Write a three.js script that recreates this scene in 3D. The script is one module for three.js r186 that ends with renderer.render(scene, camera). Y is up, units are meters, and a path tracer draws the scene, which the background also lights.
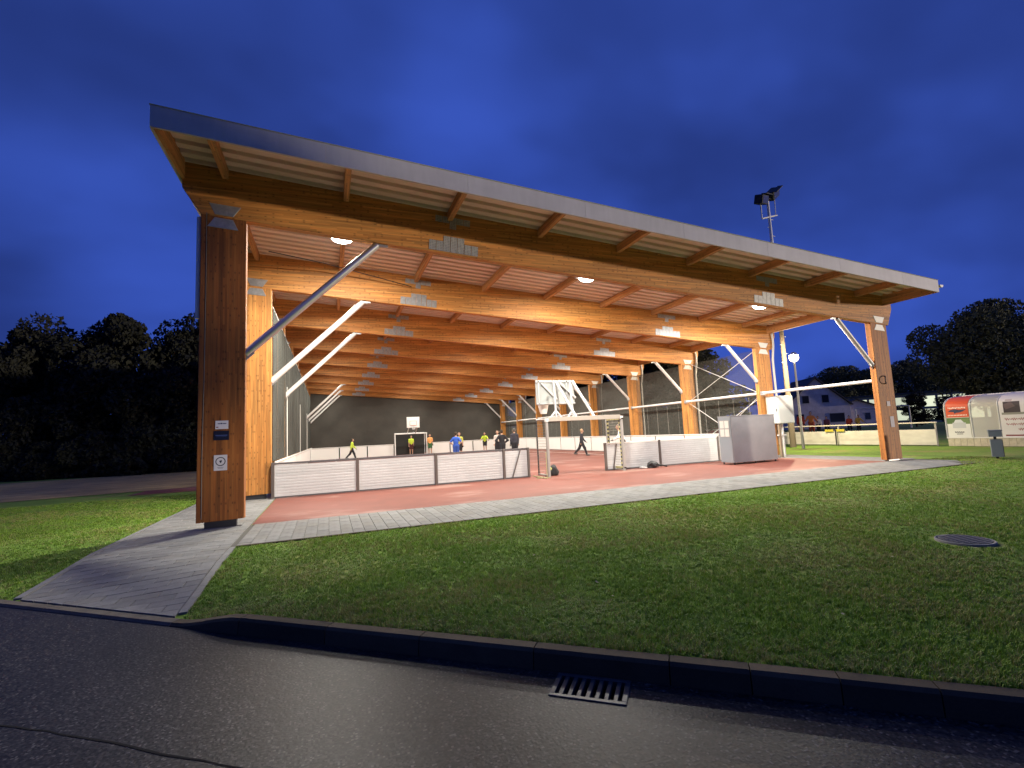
import * as THREE from 'three';
import { mergeGeometries, mergeVertices } from 'three/addons/utils/BufferGeometryUtils.js';
import { RoundedBoxGeometry } from 'three/addons/geometries/RoundedBoxGeometry.js';
import { MarchingCubes } from 'three/addons/objects/MarchingCubes.js';
import { RectAreaLightUniformsLib } from 'three/addons/lights/RectAreaLightUniformsLib.js';

// ------------------------------------------------------------------ camera
const scene = new THREE.Scene();
const camera = new THREE.PerspectiveCamera(76.9, 1024 / 768, 0.1, 2500);
{
  const yaw = 0.3664, pitch = 0.1009, roll = 0.0478;
  const c = Math.cos(yaw), s = Math.sin(yaw), cp = Math.cos(pitch), sp = Math.sin(pitch), cr = Math.cos(roll), sr = Math.sin(roll);
  const R = new THREE.Vector3(c, 0, s), F = new THREE.Vector3(s * cp, sp, -c * cp), U = new THREE.Vector3(-s * sp, cp, c * sp);
  const ax = R.clone().multiplyScalar(cr).addScaledVector(U, -sr), ay = R.clone().multiplyScalar(sr).addScaledVector(U, cr);
  camera.position.set(1.5986, 1.6, 11.2999);
  camera.quaternion.setFromRotationMatrix(new THREE.Matrix4().makeBasis(ax, ay, F.clone().negate()));
}
const renderer = new THREE.WebGLRenderer({ antialias: true });
renderer.setSize(1024, 768);
renderer.toneMapping = THREE.LinearToneMapping;
renderer.toneMappingExposure = 1.15;
renderer.shadowMap.enabled = true;
RectAreaLightUniformsLib.init();

// ------------------------------------------------------------------ noise
function mulberry(a) { return () => { a |= 0; a = a + 0x6D2B79F5 | 0; let t = Math.imul(a ^ a >>> 15, 1 | a); t = t + Math.imul(t ^ t >>> 7, 61 | t) ^ t; return ((t ^ t >>> 14) >>> 0) / 4294967296; }; }
const rnd = mulberry(77);
const rr = (a, b, r = rnd) => a + (b - a) * r();
function hash(x, y, z = 0) { let h = Math.imul(x, 374761393) + Math.imul(y, 668265263) + Math.imul(z, 2147483647 ^ 0x5bd1e995); h = Math.imul(h ^ h >>> 13, 1274126177); return ((h ^ h >>> 16) >>> 0) / 4294967296; }
const sm = t => t * t * (3 - 2 * t), clamp = (x, a = 0, b = 1) => Math.min(b, Math.max(a, x)), mix = (a, b, t) => a + (b - a) * t;
const sstep = (a, b, x) => sm(clamp((x - a) / (b - a)));
function vn(x, y, px, py, seed = 0) {           // periodic value noise
  const xi = Math.floor(x), yi = Math.floor(y), fx = sm(x - xi), fy = sm(y - yi);
  const X = i => ((i % px) + px) % px, Y = i => ((i % py) + py) % py;
  const a = hash(X(xi), Y(yi), seed), b = hash(X(xi + 1), Y(yi), seed), c = hash(X(xi), Y(yi + 1), seed), d = hash(X(xi + 1), Y(yi + 1), seed);
  return mix(mix(a, b, fx), mix(c, d, fx), fy);
}
function fbm(u, v, fx, fy, oct, seed = 0) { let s = 0, a = 1, t = 0; for (let i = 0; i < oct; i++) { s += a * vn(u * fx, v * fy, fx, fy, seed + i * 17); t += a; a *= 0.55; fx *= 2; fy *= 2; } return s / t; }
function noise3(x, y, z, seed = 0) {
  const xi = Math.floor(x), yi = Math.floor(y), zi = Math.floor(z), fx = sm(x - xi), fy = sm(y - yi), fz = sm(z - zi);
  const h = (i, j, k) => hash(xi + i + (zi + k) * 131, yi + j, seed);
  return mix(mix(mix(h(0, 0, 0), h(1, 0, 0), fx), mix(h(0, 1, 0), h(1, 1, 0), fx), fy), mix(mix(h(0, 0, 1), h(1, 0, 1), fx), mix(h(0, 1, 1), h(1, 1, 1), fx), fy), fz);
}
function fbm3(x, y, z, oct, seed = 0) { let s = 0, a = 1, t = 0; for (let i = 0; i < oct; i++) { s += a * noise3(x, y, z, seed + i * 7); t += a; a *= 0.5; x *= 2.03; y *= 2.03; z *= 2.03; } return s / t; }

// ------------------------------------------------------------------ sky and sun
const sunDir = new THREE.Vector3(0.80, 0.016, 0.60).normalize();
{
  const w = 1024, h = 512, d = new Float32Array(w * h * 4);
  for (let j = 0; j < h; j++) for (let i = 0; i < w; i++) {
    const th = ((i + 0.5) / w - 0.5) * 2 * Math.PI, ph = ((j + 0.5) / h - 0.5) * Math.PI;
    const x = Math.cos(ph) * Math.cos(th), y = Math.sin(ph), z = Math.cos(ph) * Math.sin(th);
    const k = 1 / (Math.max(y, -0.2) + 0.42);
    const n1 = fbm3(x * k * 0.8 + 5.2, y * 0.7 + 1.3, z * k * 1.2 + 2.1, 3, 3);
    const n2 = fbm3(x * k * 3.2 + 9.2, y * 2.2, z * k * 4.3 + 4.4, 4, 31);
    let t = 0.14 + 0.82 * sstep(0.29, 0.72, n1 * 0.66 + n2 * 0.34);
    const toSun = x * sunDir.x + z * sunDir.z;
    let br = 0.82 + 0.18 * t + 0.06 * toSun;
    const col = [mix(0.0130, 0.037, t) , mix(0.027, 0.086, t), mix(0.140, 0.46, t)];
    const gl = y < 0 ? Math.max(0.25, 1 + y * 3) : 1;
    const o = (j * w + i) * 4;
    for (let q = 0; q < 3; q++) d[o + q] = col[q] * br * 1.02 * gl;
    d[o + 3] = 1;
  }
  const sky = new THREE.DataTexture(d, w, h, THREE.RGBAFormat, THREE.FloatType);
  sky.mapping = THREE.EquirectangularReflectionMapping; sky.magFilter = THREE.LinearFilter; sky.minFilter = THREE.LinearFilter; sky.needsUpdate = true;
  scene.background = sky; scene.environment = sky;
}
const sun = new THREE.DirectionalLight(new THREE.Color(1, 0.84, 0.66), 1.8);
sun.position.copy(sunDir).multiplyScalar(150); sun.castShadow = true; sun.shadow.radius = 3.5;
Object.assign(sun.shadow.camera, { left: -80, right: 80, top: 60, bottom: -40, near: 1, far: 400 }); sun.shadow.mapSize.set(4096, 4096);
scene.add(sun); scene.add(sun.target);
const LAMP_L = 385;                 // brightness of the LED floodlights under the roof

// ------------------------------------------------------------------ textures and materials
function tex(w, h, fn, { srgb = true, rep = [1, 1] } = {}) {
  const d = new Uint8Array(w * h * 4);
  for (let j = 0; j < h; j++) for (let i = 0; i < w; i++) {
    const c = fn((i + 0.5) / w, (j + 0.5) / h), o = (j * w + i) * 4;
    d[o] = clamp(c[0]) * 255; d[o + 1] = clamp(c[1]) * 255; d[o + 2] = clamp(c[2]) * 255; d[o + 3] = 255;
  }
  const t = new THREE.DataTexture(d, w, h); t.wrapS = t.wrapT = THREE.RepeatWrapping; t.magFilter = THREE.LinearFilter; t.minFilter = THREE.LinearMipmapLinearFilter; t.generateMipmaps = true;
  if (srgb) t.colorSpace = THREE.SRGBColorSpace; t.repeat.set(1 / rep[0], 1 / rep[1]); t.needsUpdate = true; return t;
}
const S = l => l <= 0.0031308 ? l * 12.92 : 1.055 * Math.pow(l, 1 / 2.4) - 0.055;
const lin = (c, k = 1) => [S(clamp(c[0] * k)), S(clamp(c[1] * k)), S(clamp(c[2] * k))];
const mix3 = (a, b, t) => [mix(a[0], b[0], t), mix(a[1], b[1], t), mix(a[2], b[2], t)];
const std = (rgb, rough = 0.8, o = {}) => new THREE.MeshStandardMaterial({ color: new THREE.Color().setRGB(...rgb), roughness: rough, side: THREE.DoubleSide, ...o });

function woodTex(seed, tone) {       // 4 m of grain by 1.2 m; laminations of 40 mm
  return tex(1024, 512, (u, v) => {
    const lam = Math.floor(v * 30), fv = v * 30 - lam;
    const joint = Math.floor(u * 4 + hash(lam, 3, seed) * 4);
    const id = hash(lam, joint % 4, seed + 9);
    const g = fbm(u, v, 6, 160, 4, seed), g2 = fbm(u, v, 24, 400, 2, seed + 50), b = fbm(u, v, 3, 12, 3, seed + 77);
    let k = 0.62 + 0.34 * id + 0.55 * (g - 0.5) + 0.35 * (g2 - 0.5) + 0.5 * (b - 0.5);
    if (fv < 0.06 || fv > 0.95) k *= 0.90;
    // knots
    const kx = Math.floor(u * 26), kh = hash(kx, lam, seed + 5);
    if (kh > 0.84) { const cx = (kx + 0.5) / 26, dx = (u - cx) * 4 / 0.024, dy = (fv - 0.5) * 0.04 / 0.013, r = dx * dx + dy * dy; k *= 1 - 0.62 * Math.exp(-r * 1.1); }
    const warm = hash(lam, joint, seed + 21);
    const c = mix3([tone[0], tone[1], tone[2]], [tone[0] * 1.0, tone[1] * 0.82, tone[2] * 0.66], warm * 0.7);
    return lin(c, k);
  }, { rep: [4, 1.2] });
}
const woodMap = woodTex(1, [0.66, 0.305, 0.078]);
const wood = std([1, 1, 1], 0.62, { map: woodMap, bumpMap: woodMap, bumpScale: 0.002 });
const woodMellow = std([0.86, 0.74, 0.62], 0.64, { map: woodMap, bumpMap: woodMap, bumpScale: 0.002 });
const woodDark = std([0.58, 0.47, 0.38], 0.66, { map: woodMap, bumpMap: woodMap, bumpScale: 0.002 });  // same wood map in a darker tint, for the left front column
const woodLight = std([1.0, 0.92, 0.84], 0.7, { map: woodTex(8, [0.58, 0.33, 0.14]) });
const steel = std([0.55, 0.56, 0.58], 0.34, { metalness: 0.85 });
const galv = (() => { const m = tex(256, 256, (u, v) => { const n = fbm(u, v, 12, 12, 3, 4), n2 = fbm(u, v, 3, 3, 2, 6); return lin([0.46, 0.47, 0.48], 0.75 + 0.4 * n * n2 + 0.15 * n); }, { rep: [0.6, 0.6] }); return std([1, 1, 1], 0.42, { map: m, metalness: 0.6 }); })();
const whiteSteel = std([0.72, 0.72, 0.70], 0.45, { metalness: 0.15 });
const plateMat = std([1, 1, 1], 0.5, { metalness: 0.35, map: tex(128, 128, (u, v) => { const a = (u * 8) % 1 - 0.5, b = (v * 8) % 1 - 0.5, n = fbm(u, v, 4, 4, 3, 12); return lin([0.40, 0.41, 0.43], (a * a + b * b < 0.05 ? 0.35 : 1) * (0.75 + 0.5 * n)); }, { rep: [0.32, 0.32] }) });
const plateWhite = std([0.66, 0.66, 0.62], 0.55, { metalness: 0.2 });
const darkSteel = std([0.05, 0.05, 0.055], 0.5, { metalness: 0.4 });
const black = std([0.015, 0.015, 0.017], 0.6);
const roofMat = (() => { const m = tex(256, 256, (u, v) => { const n = fbm(u, v, 3, 8, 4, 41); return lin([0.74, 0.60, 0.52], 0.86 + 0.24 * n); }, { rep: [3, 3] }); return std([1, 1, 1], 0.5, { map: m, metalness: 0.1 }); })();
const fasciaMat = (() => { const m = tex(512, 128, (u, v) => { const n = fbm(u, v, 8, 3, 4, 61), st = fbm(u, v, 90, 2, 3, 66); return lin([0.50, 0.49, 0.485], 0.82 + 0.22 * n + 0.12 * (st - 0.5)); }, { rep: [6, 1] }); return std([1, 1, 1], 0.55, { map: m, metalness: 0.1 }); })();
const asphalt = (() => {
  const m = tex(1024, 1024, (u, v) => {
    const X = Math.floor(u * 230), Y = Math.floor(v * 230), st = hash(X, Y, 2), st2 = vn(u * 170, v * 170, 170, 170, 5), fine = hash(Math.floor(u * 1024), Math.floor(v * 1024), 9);
    const big = fbm(u, v, 3, 3, 5, 3); let k = 0.22 + 1.3 * st * st * st + 0.35 * st2 * st2 + 0.25 * fine; if (st > 0.96) k += 1.4; if (st < 0.12) k *= 0.4; k *= 0.45 + 1.0 * big;
    return lin([0.042, 0.038, 0.032], k * 1.05);
  }, { rep: [3, 3] });
  const b = tex(1024, 1024, (u, v) => { const st = hash(Math.floor(u * 230), Math.floor(v * 230), 2), st2 = vn(u * 170, v * 170, 170, 170, 5); const q = 0.6 * st + 0.4 * st2; return [q, q, q]; }, { srgb: false, rep: [3, 3] });
  return new THREE.MeshPhysicalMaterial({ map: m, bumpMap: b, bumpScale: 0.0011, roughness: 0.5, specularIntensity: 0.5, side: THREE.DoubleSide });
})();
const concTex = (seed, rgb, rep) => tex(256, 256, (u, v) => { const f = hash(Math.floor(u * 256), Math.floor(v * 256), seed), n = fbm(u, v, 5, 5, 5, seed), sp = vn(u * 90, v * 90, 90, 90, seed + 3); return lin(rgb, 0.62 + 0.22 * f + 0.5 * (n - 0.3) + 0.2 * (sp - 0.5)); }, { rep });
const concrete = std([1, 1, 1], 0.9, { map: concTex(14, [0.30, 0.29, 0.275], [0.9, 0.9]) });
const kerbMap = concTex(15, [0.105, 0.078, 0.042], [0.7, 0.7]);
const kerbMats = [0.78, 1, 1.12].map(k => std([k, k, k], 0.92, { map: kerbMap }));
const dropMat = std([1, 1, 1], 0.9, { map: concTex(15, [0.16, 0.135, 0.10], [0.7, 0.7]) });
const pavMap = concTex(16, [0.25, 0.25, 0.235], [0.5, 0.5]);
const paverMats = [0.84, 0.94, 1, 1.05, 0.9].map((k, i) => std([k, k * (i === 4 ? 0.98 : 1), k * (i === 4 ? 0.94 : 1)], 0.85, { map: pavMap }));
const jointMat = std([0.10, 0.095, 0.08], 0.95);
const redFloor = (() => { const m = tex(1024, 1024, (u, v) => { const f = hash(Math.floor(u * 1024), Math.floor(v * 1024), 3), n = fbm(u, v, 4, 7, 5, 23), n2 = fbm(u, v, 18, 18, 3, 29); const dust = sstep(0.52, 0.78, n); const c = mix3([0.19, 0.050, 0.031], [0.28, 0.15, 0.118], dust * 0.85); return lin(c, 0.78 + 0.2 * f + 0.25 * (n2 - 0.5) + 0.22 * (n - 0.5)); }, { rep: [7, 7] }); return std([1, 1, 1], 0.72, { map: m }); })();
const whitePaint = std([0.72, 0.71, 0.68], 0.6);
const boardMat = (() => { const m = tex(512, 256, (u, v) => { const n = fbm(u, v, 5, 4, 4, 33), st = fbm(u, v, 60, 2, 3, 36), sc = fbm(u, v, 40, 40, 2, 39); let k = 0.90 + 0.16 * (n - 0.5) + 0.06 * (st - 0.5); k -= 0.18 * sstep(0.28, 0.0, v) * n; k *= 1 - 0.10 * sstep(0.74, 0.86, sc); return lin([0.60, 0.61, 0.61], k); }, { rep: [2.45, 1.08] }); return std([1, 1, 1], 0.5, { map: m }); })();
const boardBright = std([0.76, 0.76, 0.73], 0.55);
const boardPost = std([0.13, 0.11, 0.10], 0.55, { metalness: 0.3 });
const boardCap = std([0.10, 0.095, 0.10], 0.6);
const capWhite = std([0.70, 0.69, 0.66], 0.5);
const netTex = (n, th, c) => { const s = 128, d = new Uint8Array(s * s * 4); for (let j = 0; j < s; j++) for (let i = 0; i < s; i++) { const fu = (i / s * n) % 1, fv = (j / s * n) % 1; const on = fu < th || fv < th; const o = (j * s + i) * 4; d[o] = d[o + 1] = d[o + 2] = on ? 255 : 0; d[o + 3] = 255; } const t = new THREE.DataTexture(d, s, s); t.wrapS = t.wrapT = THREE.RepeatWrapping; t.magFilter = THREE.LinearFilter; t.minFilter = THREE.LinearMipmapLinearFilter; t.generateMipmaps = true; t.repeat.set(1 / c, 1 / c); t.needsUpdate = true; return t; };
const netMat = (rgb, th, cell, o = {}) => std(rgb, 0.95, { alphaMap: netTex(4, th, cell * 4), transparent: true, ...o });
const glassEm = (rgb, k) => new THREE.MeshStandardMaterial({ color: new THREE.Color().setRGB(...rgb), emissive: new THREE.Color().setRGB(...rgb), emissiveIntensity: k, roughness: 0.6 });

// ------------------------------------------------------------------ object helpers
const used = {};
function numbered(n) { const k = used[n] = (used[n] ?? -1) + 1; return k ? `${n}_${String(k).padStart(3, '0')}` : n; }
function shade(o) { o.castShadow = true; o.receiveShadow = true; return o; }
function obj(name, geos, mat, parent = scene) {
  const g = Array.isArray(geos) ? (geos.length > 1 ? mergeGeometries(geos.map(q => { const c = q.index ? q.toNonIndexed() : q; for (const a of Object.keys(c.attributes)) if (!['position', 'normal', 'uv'].includes(a)) c.deleteAttribute(a); return c; })) : geos[0]) : geos;
  const m = shade(new THREE.Mesh(g, mat)); m.name = parent === scene ? numbered(name) : name; parent.add(m); return m;
}
function thing(name, label, category, pos = [0, 0, 0], turn = 0, group) {
  const o = new THREE.Group(); o.name = numbered(name); o.position.set(...pos); o.rotation.y = turn; scene.add(o);
  o.userData.label = label; o.userData.category = category; if (group) o.userData.group = group; return o;
}
function tag(o, label, category, group, kind) { o.userData.label = label; if (category) o.userData.category = category; if (group) o.userData.group = group; if (kind) o.userData.kind = kind; return o; }
function struct(o, label) { o.userData.kind = 'structure'; if (label) o.userData.label = label; return o; }
// box with uv in metres; the first uv axis follows the longest side, which is how wood grain runs
function bx(w, h, d, x = 0, y = 0, z = 0, rx = 0, ry = 0, rz = 0, bevel = 0) {
  const g = bevel ? new RoundedBoxGeometry(w, h, d, 1, bevel) : new THREE.BoxGeometry(w, h, d);
  boxUV(g, w >= h && w >= d ? 0 : h >= d ? 1 : 2);
  if (rx || ry || rz) g.applyMatrix4(new THREE.Matrix4().makeRotationFromEuler(new THREE.Euler(rx, ry, rz)));
  return g.translate(x, y, z);
}
function boxUV(g, axis) {
  const p = g.attributes.position, n = g.attributes.normal, uv = new Float32Array(p.count * 2), ou = rnd() * 4, ov = rnd() * 1.2;
  for (let i = 0; i < p.count; i++) {
    const c = [p.getX(i), p.getY(i), p.getZ(i)], m = [Math.abs(n.getX(i)), Math.abs(n.getY(i)), Math.abs(n.getZ(i))];
    const face = m[0] > m[1] && m[0] > m[2] ? 0 : m[1] > m[2] ? 1 : 2, ax = [0, 1, 2].filter(q => q !== face);
    const a = ax.includes(axis) ? axis : ax[0], b = ax.find(q => q !== a);
    uv[i * 2] = c[a] + ou; uv[i * 2 + 1] = c[b] + ov;
  }
  g.setAttribute('uv', new THREE.BufferAttribute(uv, 2)); return g;
}
function planUV(g) { const p = g.attributes.position, uv = new Float32Array(p.count * 2); for (let i = 0; i < p.count; i++) { uv[i * 2] = p.getX(i); uv[i * 2 + 1] = p.getZ(i); } g.setAttribute('uv', new THREE.BufferAttribute(uv, 2)); return g; }
const V = (x, y, z) => new THREE.Vector3(x, y, z);
function rod(a, b, r, seg = 8, r2 = r) {      // cylinder between two points
  const A = V(...a), B = V(...b), L = A.distanceTo(B), g = new THREE.CylinderGeometry(r2, r, L, seg);
  const q = new THREE.Quaternion().setFromUnitVectors(V(0, 1, 0), B.clone().sub(A).normalize());
  return g.applyQuaternion(q).translate((A.x + B.x) / 2, (A.y + B.y) / 2, (A.z + B.z) / 2);
}
function bar(a, b, w, h) {                      // rectangular bar between two points
  const A = V(...a), B = V(...b), L = A.distanceTo(B), g = boxUV(new THREE.BoxGeometry(w, L, h), 1);
  const q = new THREE.Quaternion().setFromUnitVectors(V(0, 1, 0), B.clone().sub(A).normalize());
  return g.applyQuaternion(q).translate((A.x + B.x) / 2, (A.y + B.y) / 2, (A.z + B.z) / 2);
}
function prism(pts, depth, axis = 0, bev = 0.008) {          // polygon in xy, thickness along -z from z = 0
  const g = new THREE.ExtrudeGeometry(new THREE.Shape(pts.map(p => new THREE.Vector2(...p))), { depth, bevelEnabled: bev > 0, bevelSize: bev, bevelThickness: bev, bevelSegments: 1, bevelOffset: -bev });
  g.translate(0, 0, -depth); return boxUV(g, axis);
}
function tube(points, r, seg = 40, rad = 8) { return new THREE.TubeGeometry(new THREE.CatmullRomCurve3(points.map(p => V(...p)), false, 'catmullrom', 0.2), seg, r, rad); }
const plate = (w, h, x, y, z) => new THREE.BoxGeometry(w, h, 0.008).translate(x, y, z);
function canvasMat(w, h, draw, o = {}) { const c = document.createElement('canvas'); c.width = w; c.height = h; const x = c.getContext('2d'); draw(x, w, h); const t = new THREE.CanvasTexture(c); t.colorSpace = THREE.SRGBColorSpace; return new THREE.MeshStandardMaterial({ map: t, roughness: 0.5, side: THREE.DoubleSide, ...o }); }

// ------------------------------------------------------------------ ground, road, kerb, paving
const KO = [0.89, 5.88], KT = [0.768, 0.6405], KN = [-0.6405, 0.768];
const sd = (x, z) => [(x - KO[0]) * KT[0] + (z - KO[1]) * KT[1], (x - KO[0]) * KN[0] + (z - KO[1]) * KN[1]];
const xz = (s, d) => [KO[0] + s * KT[0] + d * KN[0], KO[1] + s * KT[1] + d * KN[1]];
const gy = (x, z) => { const [s, d] = sd(x, z); return -0.105 * sm(clamp(1 + d / 1.7)) * sm(clamp(-s / 0.85)); };
const ROAD = -0.135;
{
  const g = new THREE.PlaneGeometry(1800, 1800, 1, 1).rotateX(-Math.PI / 2).translate(0, -0.45, 0); planUV(g);
  struct(obj('ground', g, std([0.03, 0.034, 0.016], 1)), 'dark grass land reaching to the horizon');
}
const lawnMap = tex(1024, 1024, (u, v) => { const f = hash(Math.floor(u * 1024), Math.floor(v * 1024), 11), n = fbm(u, v, 8, 8, 5, 71), b = fbm(u, v, 120, 120, 2, 75), dry = sstep(0.52, 0.72, fbm(u, v, 5, 5, 4, 79)); const c = mix3([0.14, 0.25, 0.016], [0.25, 0.24, 0.06], dry * 0.7); return lin(c, 0.5 + 0.35 * f + 0.5 * b + 0.4 * (n - 0.5)); }, { rep: [6, 6] });
{
  const ss = [], ds = []; for (let s = -150; s < -12; s += 6) ss.push(s); for (let s = -12; s <= 24; s += 0.25) ss.push(s); for (let s = 30; s <= 260; s += 8) ss.push(s);
  for (let d = -260; d < -10; d += 8) ds.push(d); for (let d = -10; d < -0.01; d += 0.25) ds.push(d); ds.push(-0.002);
  const pos = [], nor = [], idx = [];
  for (const d of ds) for (const s of ss) { const [x, z] = xz(s, d); const n = 0.014 * (fbm3(x * 0.9, 0, z * 0.9, 3, 5) - 0.5); pos.push(x, gy(x, z) + (d > -12 && s > -14 && s < 26 ? n * clamp(-d / 0.3) : 0) - 0.012, z); nor.push(0, 1, 0); }
  const W = ss.length; for (let j = 0; j < ds.length - 1; j++) for (let i = 0; i < W - 1; i++) { const a = j * W + i; idx.push(a, a + W, a + 1, a + 1, a + W, a + W + 1); }
  const g = new THREE.BufferGeometry(); g.setAttribute('position', new THREE.Float32BufferAttribute(pos, 3)); g.setAttribute('normal', new THREE.Float32BufferAttribute(nor, 3)); g.setIndex(idx); planUV(g); g.computeVertexNormals();
  struct(obj('lawn', g, std([1, 1, 1], 1, { map: lawnMap, bumpMap: lawnMap, bumpScale: 0.02 })), 'mown lawn between the road and the hall');
}
// road with an opening for the drain
const drainC = [3.2356, 8.2343], drainA = Math.atan2(KT[1], KT[0]);
{
  const sh = new THREE.Shape(); const q = (s, d) => { const [x, z] = xz(s, d); return new THREE.Vector2(x, -z); };
  [[-160, 0.14], [260, 0.14], [260, 9.5], [-160, 9.5]].forEach(([s, d], i) => { const p = q(s, d); i ? sh.lineTo(p.x, p.y) : sh.moveTo(p.x, p.y); });
  const hole = new THREE.Path(); const [ds, dd] = sd(...drainC);
  [[-0.255, -0.155], [-0.255, 0.155], [0.255, 0.155], [0.255, -0.155]].forEach(([a, b], i) => { const p = q(ds + a, dd + b); i ? hole.lineTo(p.x, p.y) : hole.moveTo(p.x, p.y); });
  sh.holes.push(hole);
  const g = new THREE.ShapeGeometry(sh).rotateX(-Math.PI / 2).translate(0, ROAD, 0); planUV(g);
  struct(obj('road', g, asphalt), 'dark asphalt road in the foreground');
  // far pavement behind the camera, so that the road ends somewhere
  const v = new THREE.Shape(); [[-160, 9.5], [260, 9.5], [260, 60], [-160, 60]].forEach(([s, d], i) => { const p = q(s, d); i ? v.lineTo(p.x, p.y) : v.moveTo(p.x, p.y); });
  struct(obj('verge', planUV(new THREE.ShapeGeometry(v).rotateX(-Math.PI / 2).translate(0, -0.06, 0)), std([1, 1, 1], 1, { map: lawnMap })), 'grass verge across the road');
}
{
  // tar seam in the asphalt
  const a = [-3.6, 4.55], b = [3.2, 9.65], pos = [], idx = []; const n = 160, dx = b[0] - a[0], dz = b[1] - a[1], L = Math.hypot(dx, dz);
  for (let i = 0; i <= n; i++) { const t = i / n, w = 0.003 + 0.006 * noise3(t * 40, 3, 1), o = 0.035 * (noise3(t * 14, 0, 0) - 0.5) + 0.02 * (noise3(t * 60, 5, 0) - 0.5); for (const s of [-1, 1]) pos.push(a[0] + dx * t - dz / L * (o + s * w), ROAD + 0.003, a[1] + dz * t + dx / L * (o + s * w)); if (i < n) idx.push(i * 2, i * 2 + 1, i * 2 + 2, i * 2 + 1, i * 2 + 3, i * 2 + 2); }
  const g = new THREE.BufferGeometry(); g.setAttribute('position', new THREE.Float32BufferAttribute(pos, 3)); g.setIndex(idx); g.computeVertexNormals(); planUV(g);
  struct(obj('tar_seam', g, std([0.004, 0.004, 0.004], 1)), 'dark crooked seam in the asphalt');
}
// kerb of single stones; it sinks beside the path
{
  const kerb = new THREE.Group(); kerb.name = 'kerb'; scene.add(kerb); struct(kerb, 'concrete kerb stones along the lawn');
  const top = s => -0.112 * sm(clamp(-s / 0.85)) + 0.004;
  const stone = (s0, s1) => {
    const prof = t => { const y = top(t); return [[-0.0, ROAD - 0.2], [-0.0, y - 0.008], [0.008, y], [0.105, y], [0.128, Math.max(y - 0.022, ROAD + 0.004)], [0.145, ROAD - 0.05], [0.145, ROAD - 0.2]]; };
    const N = 6, pos = [], idx = [];
    const K = 7; for (let i = 0; i <= N; i++) { const s = mix(s0 + 0.004, s1 - 0.004, i / N); for (const [d, y] of prof(s)) { const [x, z] = xz(s, d); pos.push(x, y, z); } }
    for (let i = 0; i < N; i++) for (let k = 0; k < K - 1; k++) { const a = i * K + k; idx.push(a, a + 1, a + K, a + 1, a + K + 1, a + K); }
    for (const o of [0, N * K]) for (let k = 1; k < K - 1; k++) idx.push(o, o + k, o + k + 1);
    const g0 = new THREE.BufferGeometry(); g0.setAttribute('position', new THREE.Float32BufferAttribute(pos, 3)); g0.setIndex(idx);
    const g = g0.toNonIndexed(); g.computeVertexNormals(); boxUV(g, 0); return g;
  };
  const cuts = [-3.9, -2.9, -1.9, -0.9, 0.0, 0.98]; for (let s = 1.9; s < 9; s += (s > 3.6 && s < 5.2 ? 0.5 : 0.96)) cuts.push(s); for (let s = cuts[cuts.length - 1] + 1; s < 20; s += 1) cuts.push(s); for (let s = -4.9; s > -14; s -= 1) cuts.unshift(s);
  for (let i = 0; i < cuts.length - 1; i++) obj('kerb_stone', stone(cuts[i], cuts[i + 1]), cuts[i + 1] <= -0.85 ? dropMat : kerbMats[Math.floor(hash(i, 4) * 3)], kerb);
  // flush gutter strip in front of the kerb
  const [ga, gb] = [-14, 20]; const pos = [], idx = []; const n = 60; for (let i = 0; i <= n; i++) for (const d of [0.141, 0.23]) { const [x, z] = xz(mix(ga, gb, i / n), d + (d > 0.2 ? 0.02 * (noise3(i * 0.7, 0, 2) - 0.5) : 0)); pos.push(x, ROAD + 0.004, z); }
  for (let i = 0; i < n; i++) idx.push(i * 2, i * 2 + 2, i * 2 + 1, i * 2 + 1, i * 2 + 2, i * 2 + 3);
  const g = new THREE.BufferGeometry(); g.setAttribute('position', new THREE.Float32BufferAttribute(pos, 3)); g.setIndex(idx); g.computeVertexNormals(); planUV(g);
  // the strip is left out where the drain lies
}
// drain grate
{
  const t = thing('drain_grate', 'cast iron drain grate with slots let into the road by the kerb', 'drain', [drainC[0], ROAD, drainC[1]], -drainA);
  const iron = std([0.11, 0.11, 0.11], 0.5, { metalness: 0.4, map: concTex(19, [0.9, 0.9, 0.9], [0.2, 0.2]) });
  obj('frame', [bx(0.51, 0.06, 0.035, 0, -0.022, -0.137, 0, 0, 0, 0.004), bx(0.51, 0.06, 0.035, 0, -0.022, 0.137, 0, 0, 0, 0.004), bx(0.035, 0.06, 0.24, -0.237, -0.022, 0, 0, 0, 0, 0.004), bx(0.035, 0.06, 0.24, 0.237, -0.022, 0, 0, 0, 0, 0.004)], iron, t);
  for (let i = 0; i < 7; i++) obj('bar', bx(0.03, 0.05, 0.242, -0.18 + i * 0.06, -0.02, 0, 0, 0, 0, 0.005), iron, t);
  obj('shaft', [bx(0.5, 0.4, 0.02, 0, -0.26, -0.15), bx(0.5, 0.4, 0.02, 0, -0.26, 0.15), bx(0.02, 0.4, 0.3, -0.25, -0.26, 0), bx(0.02, 0.4, 0.3, 0.25, -0.26, 0), bx(0.5, 0.02, 0.3, 0, -0.44, 0)], std([0.02, 0.02, 0.02], 1), t);
}
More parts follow.
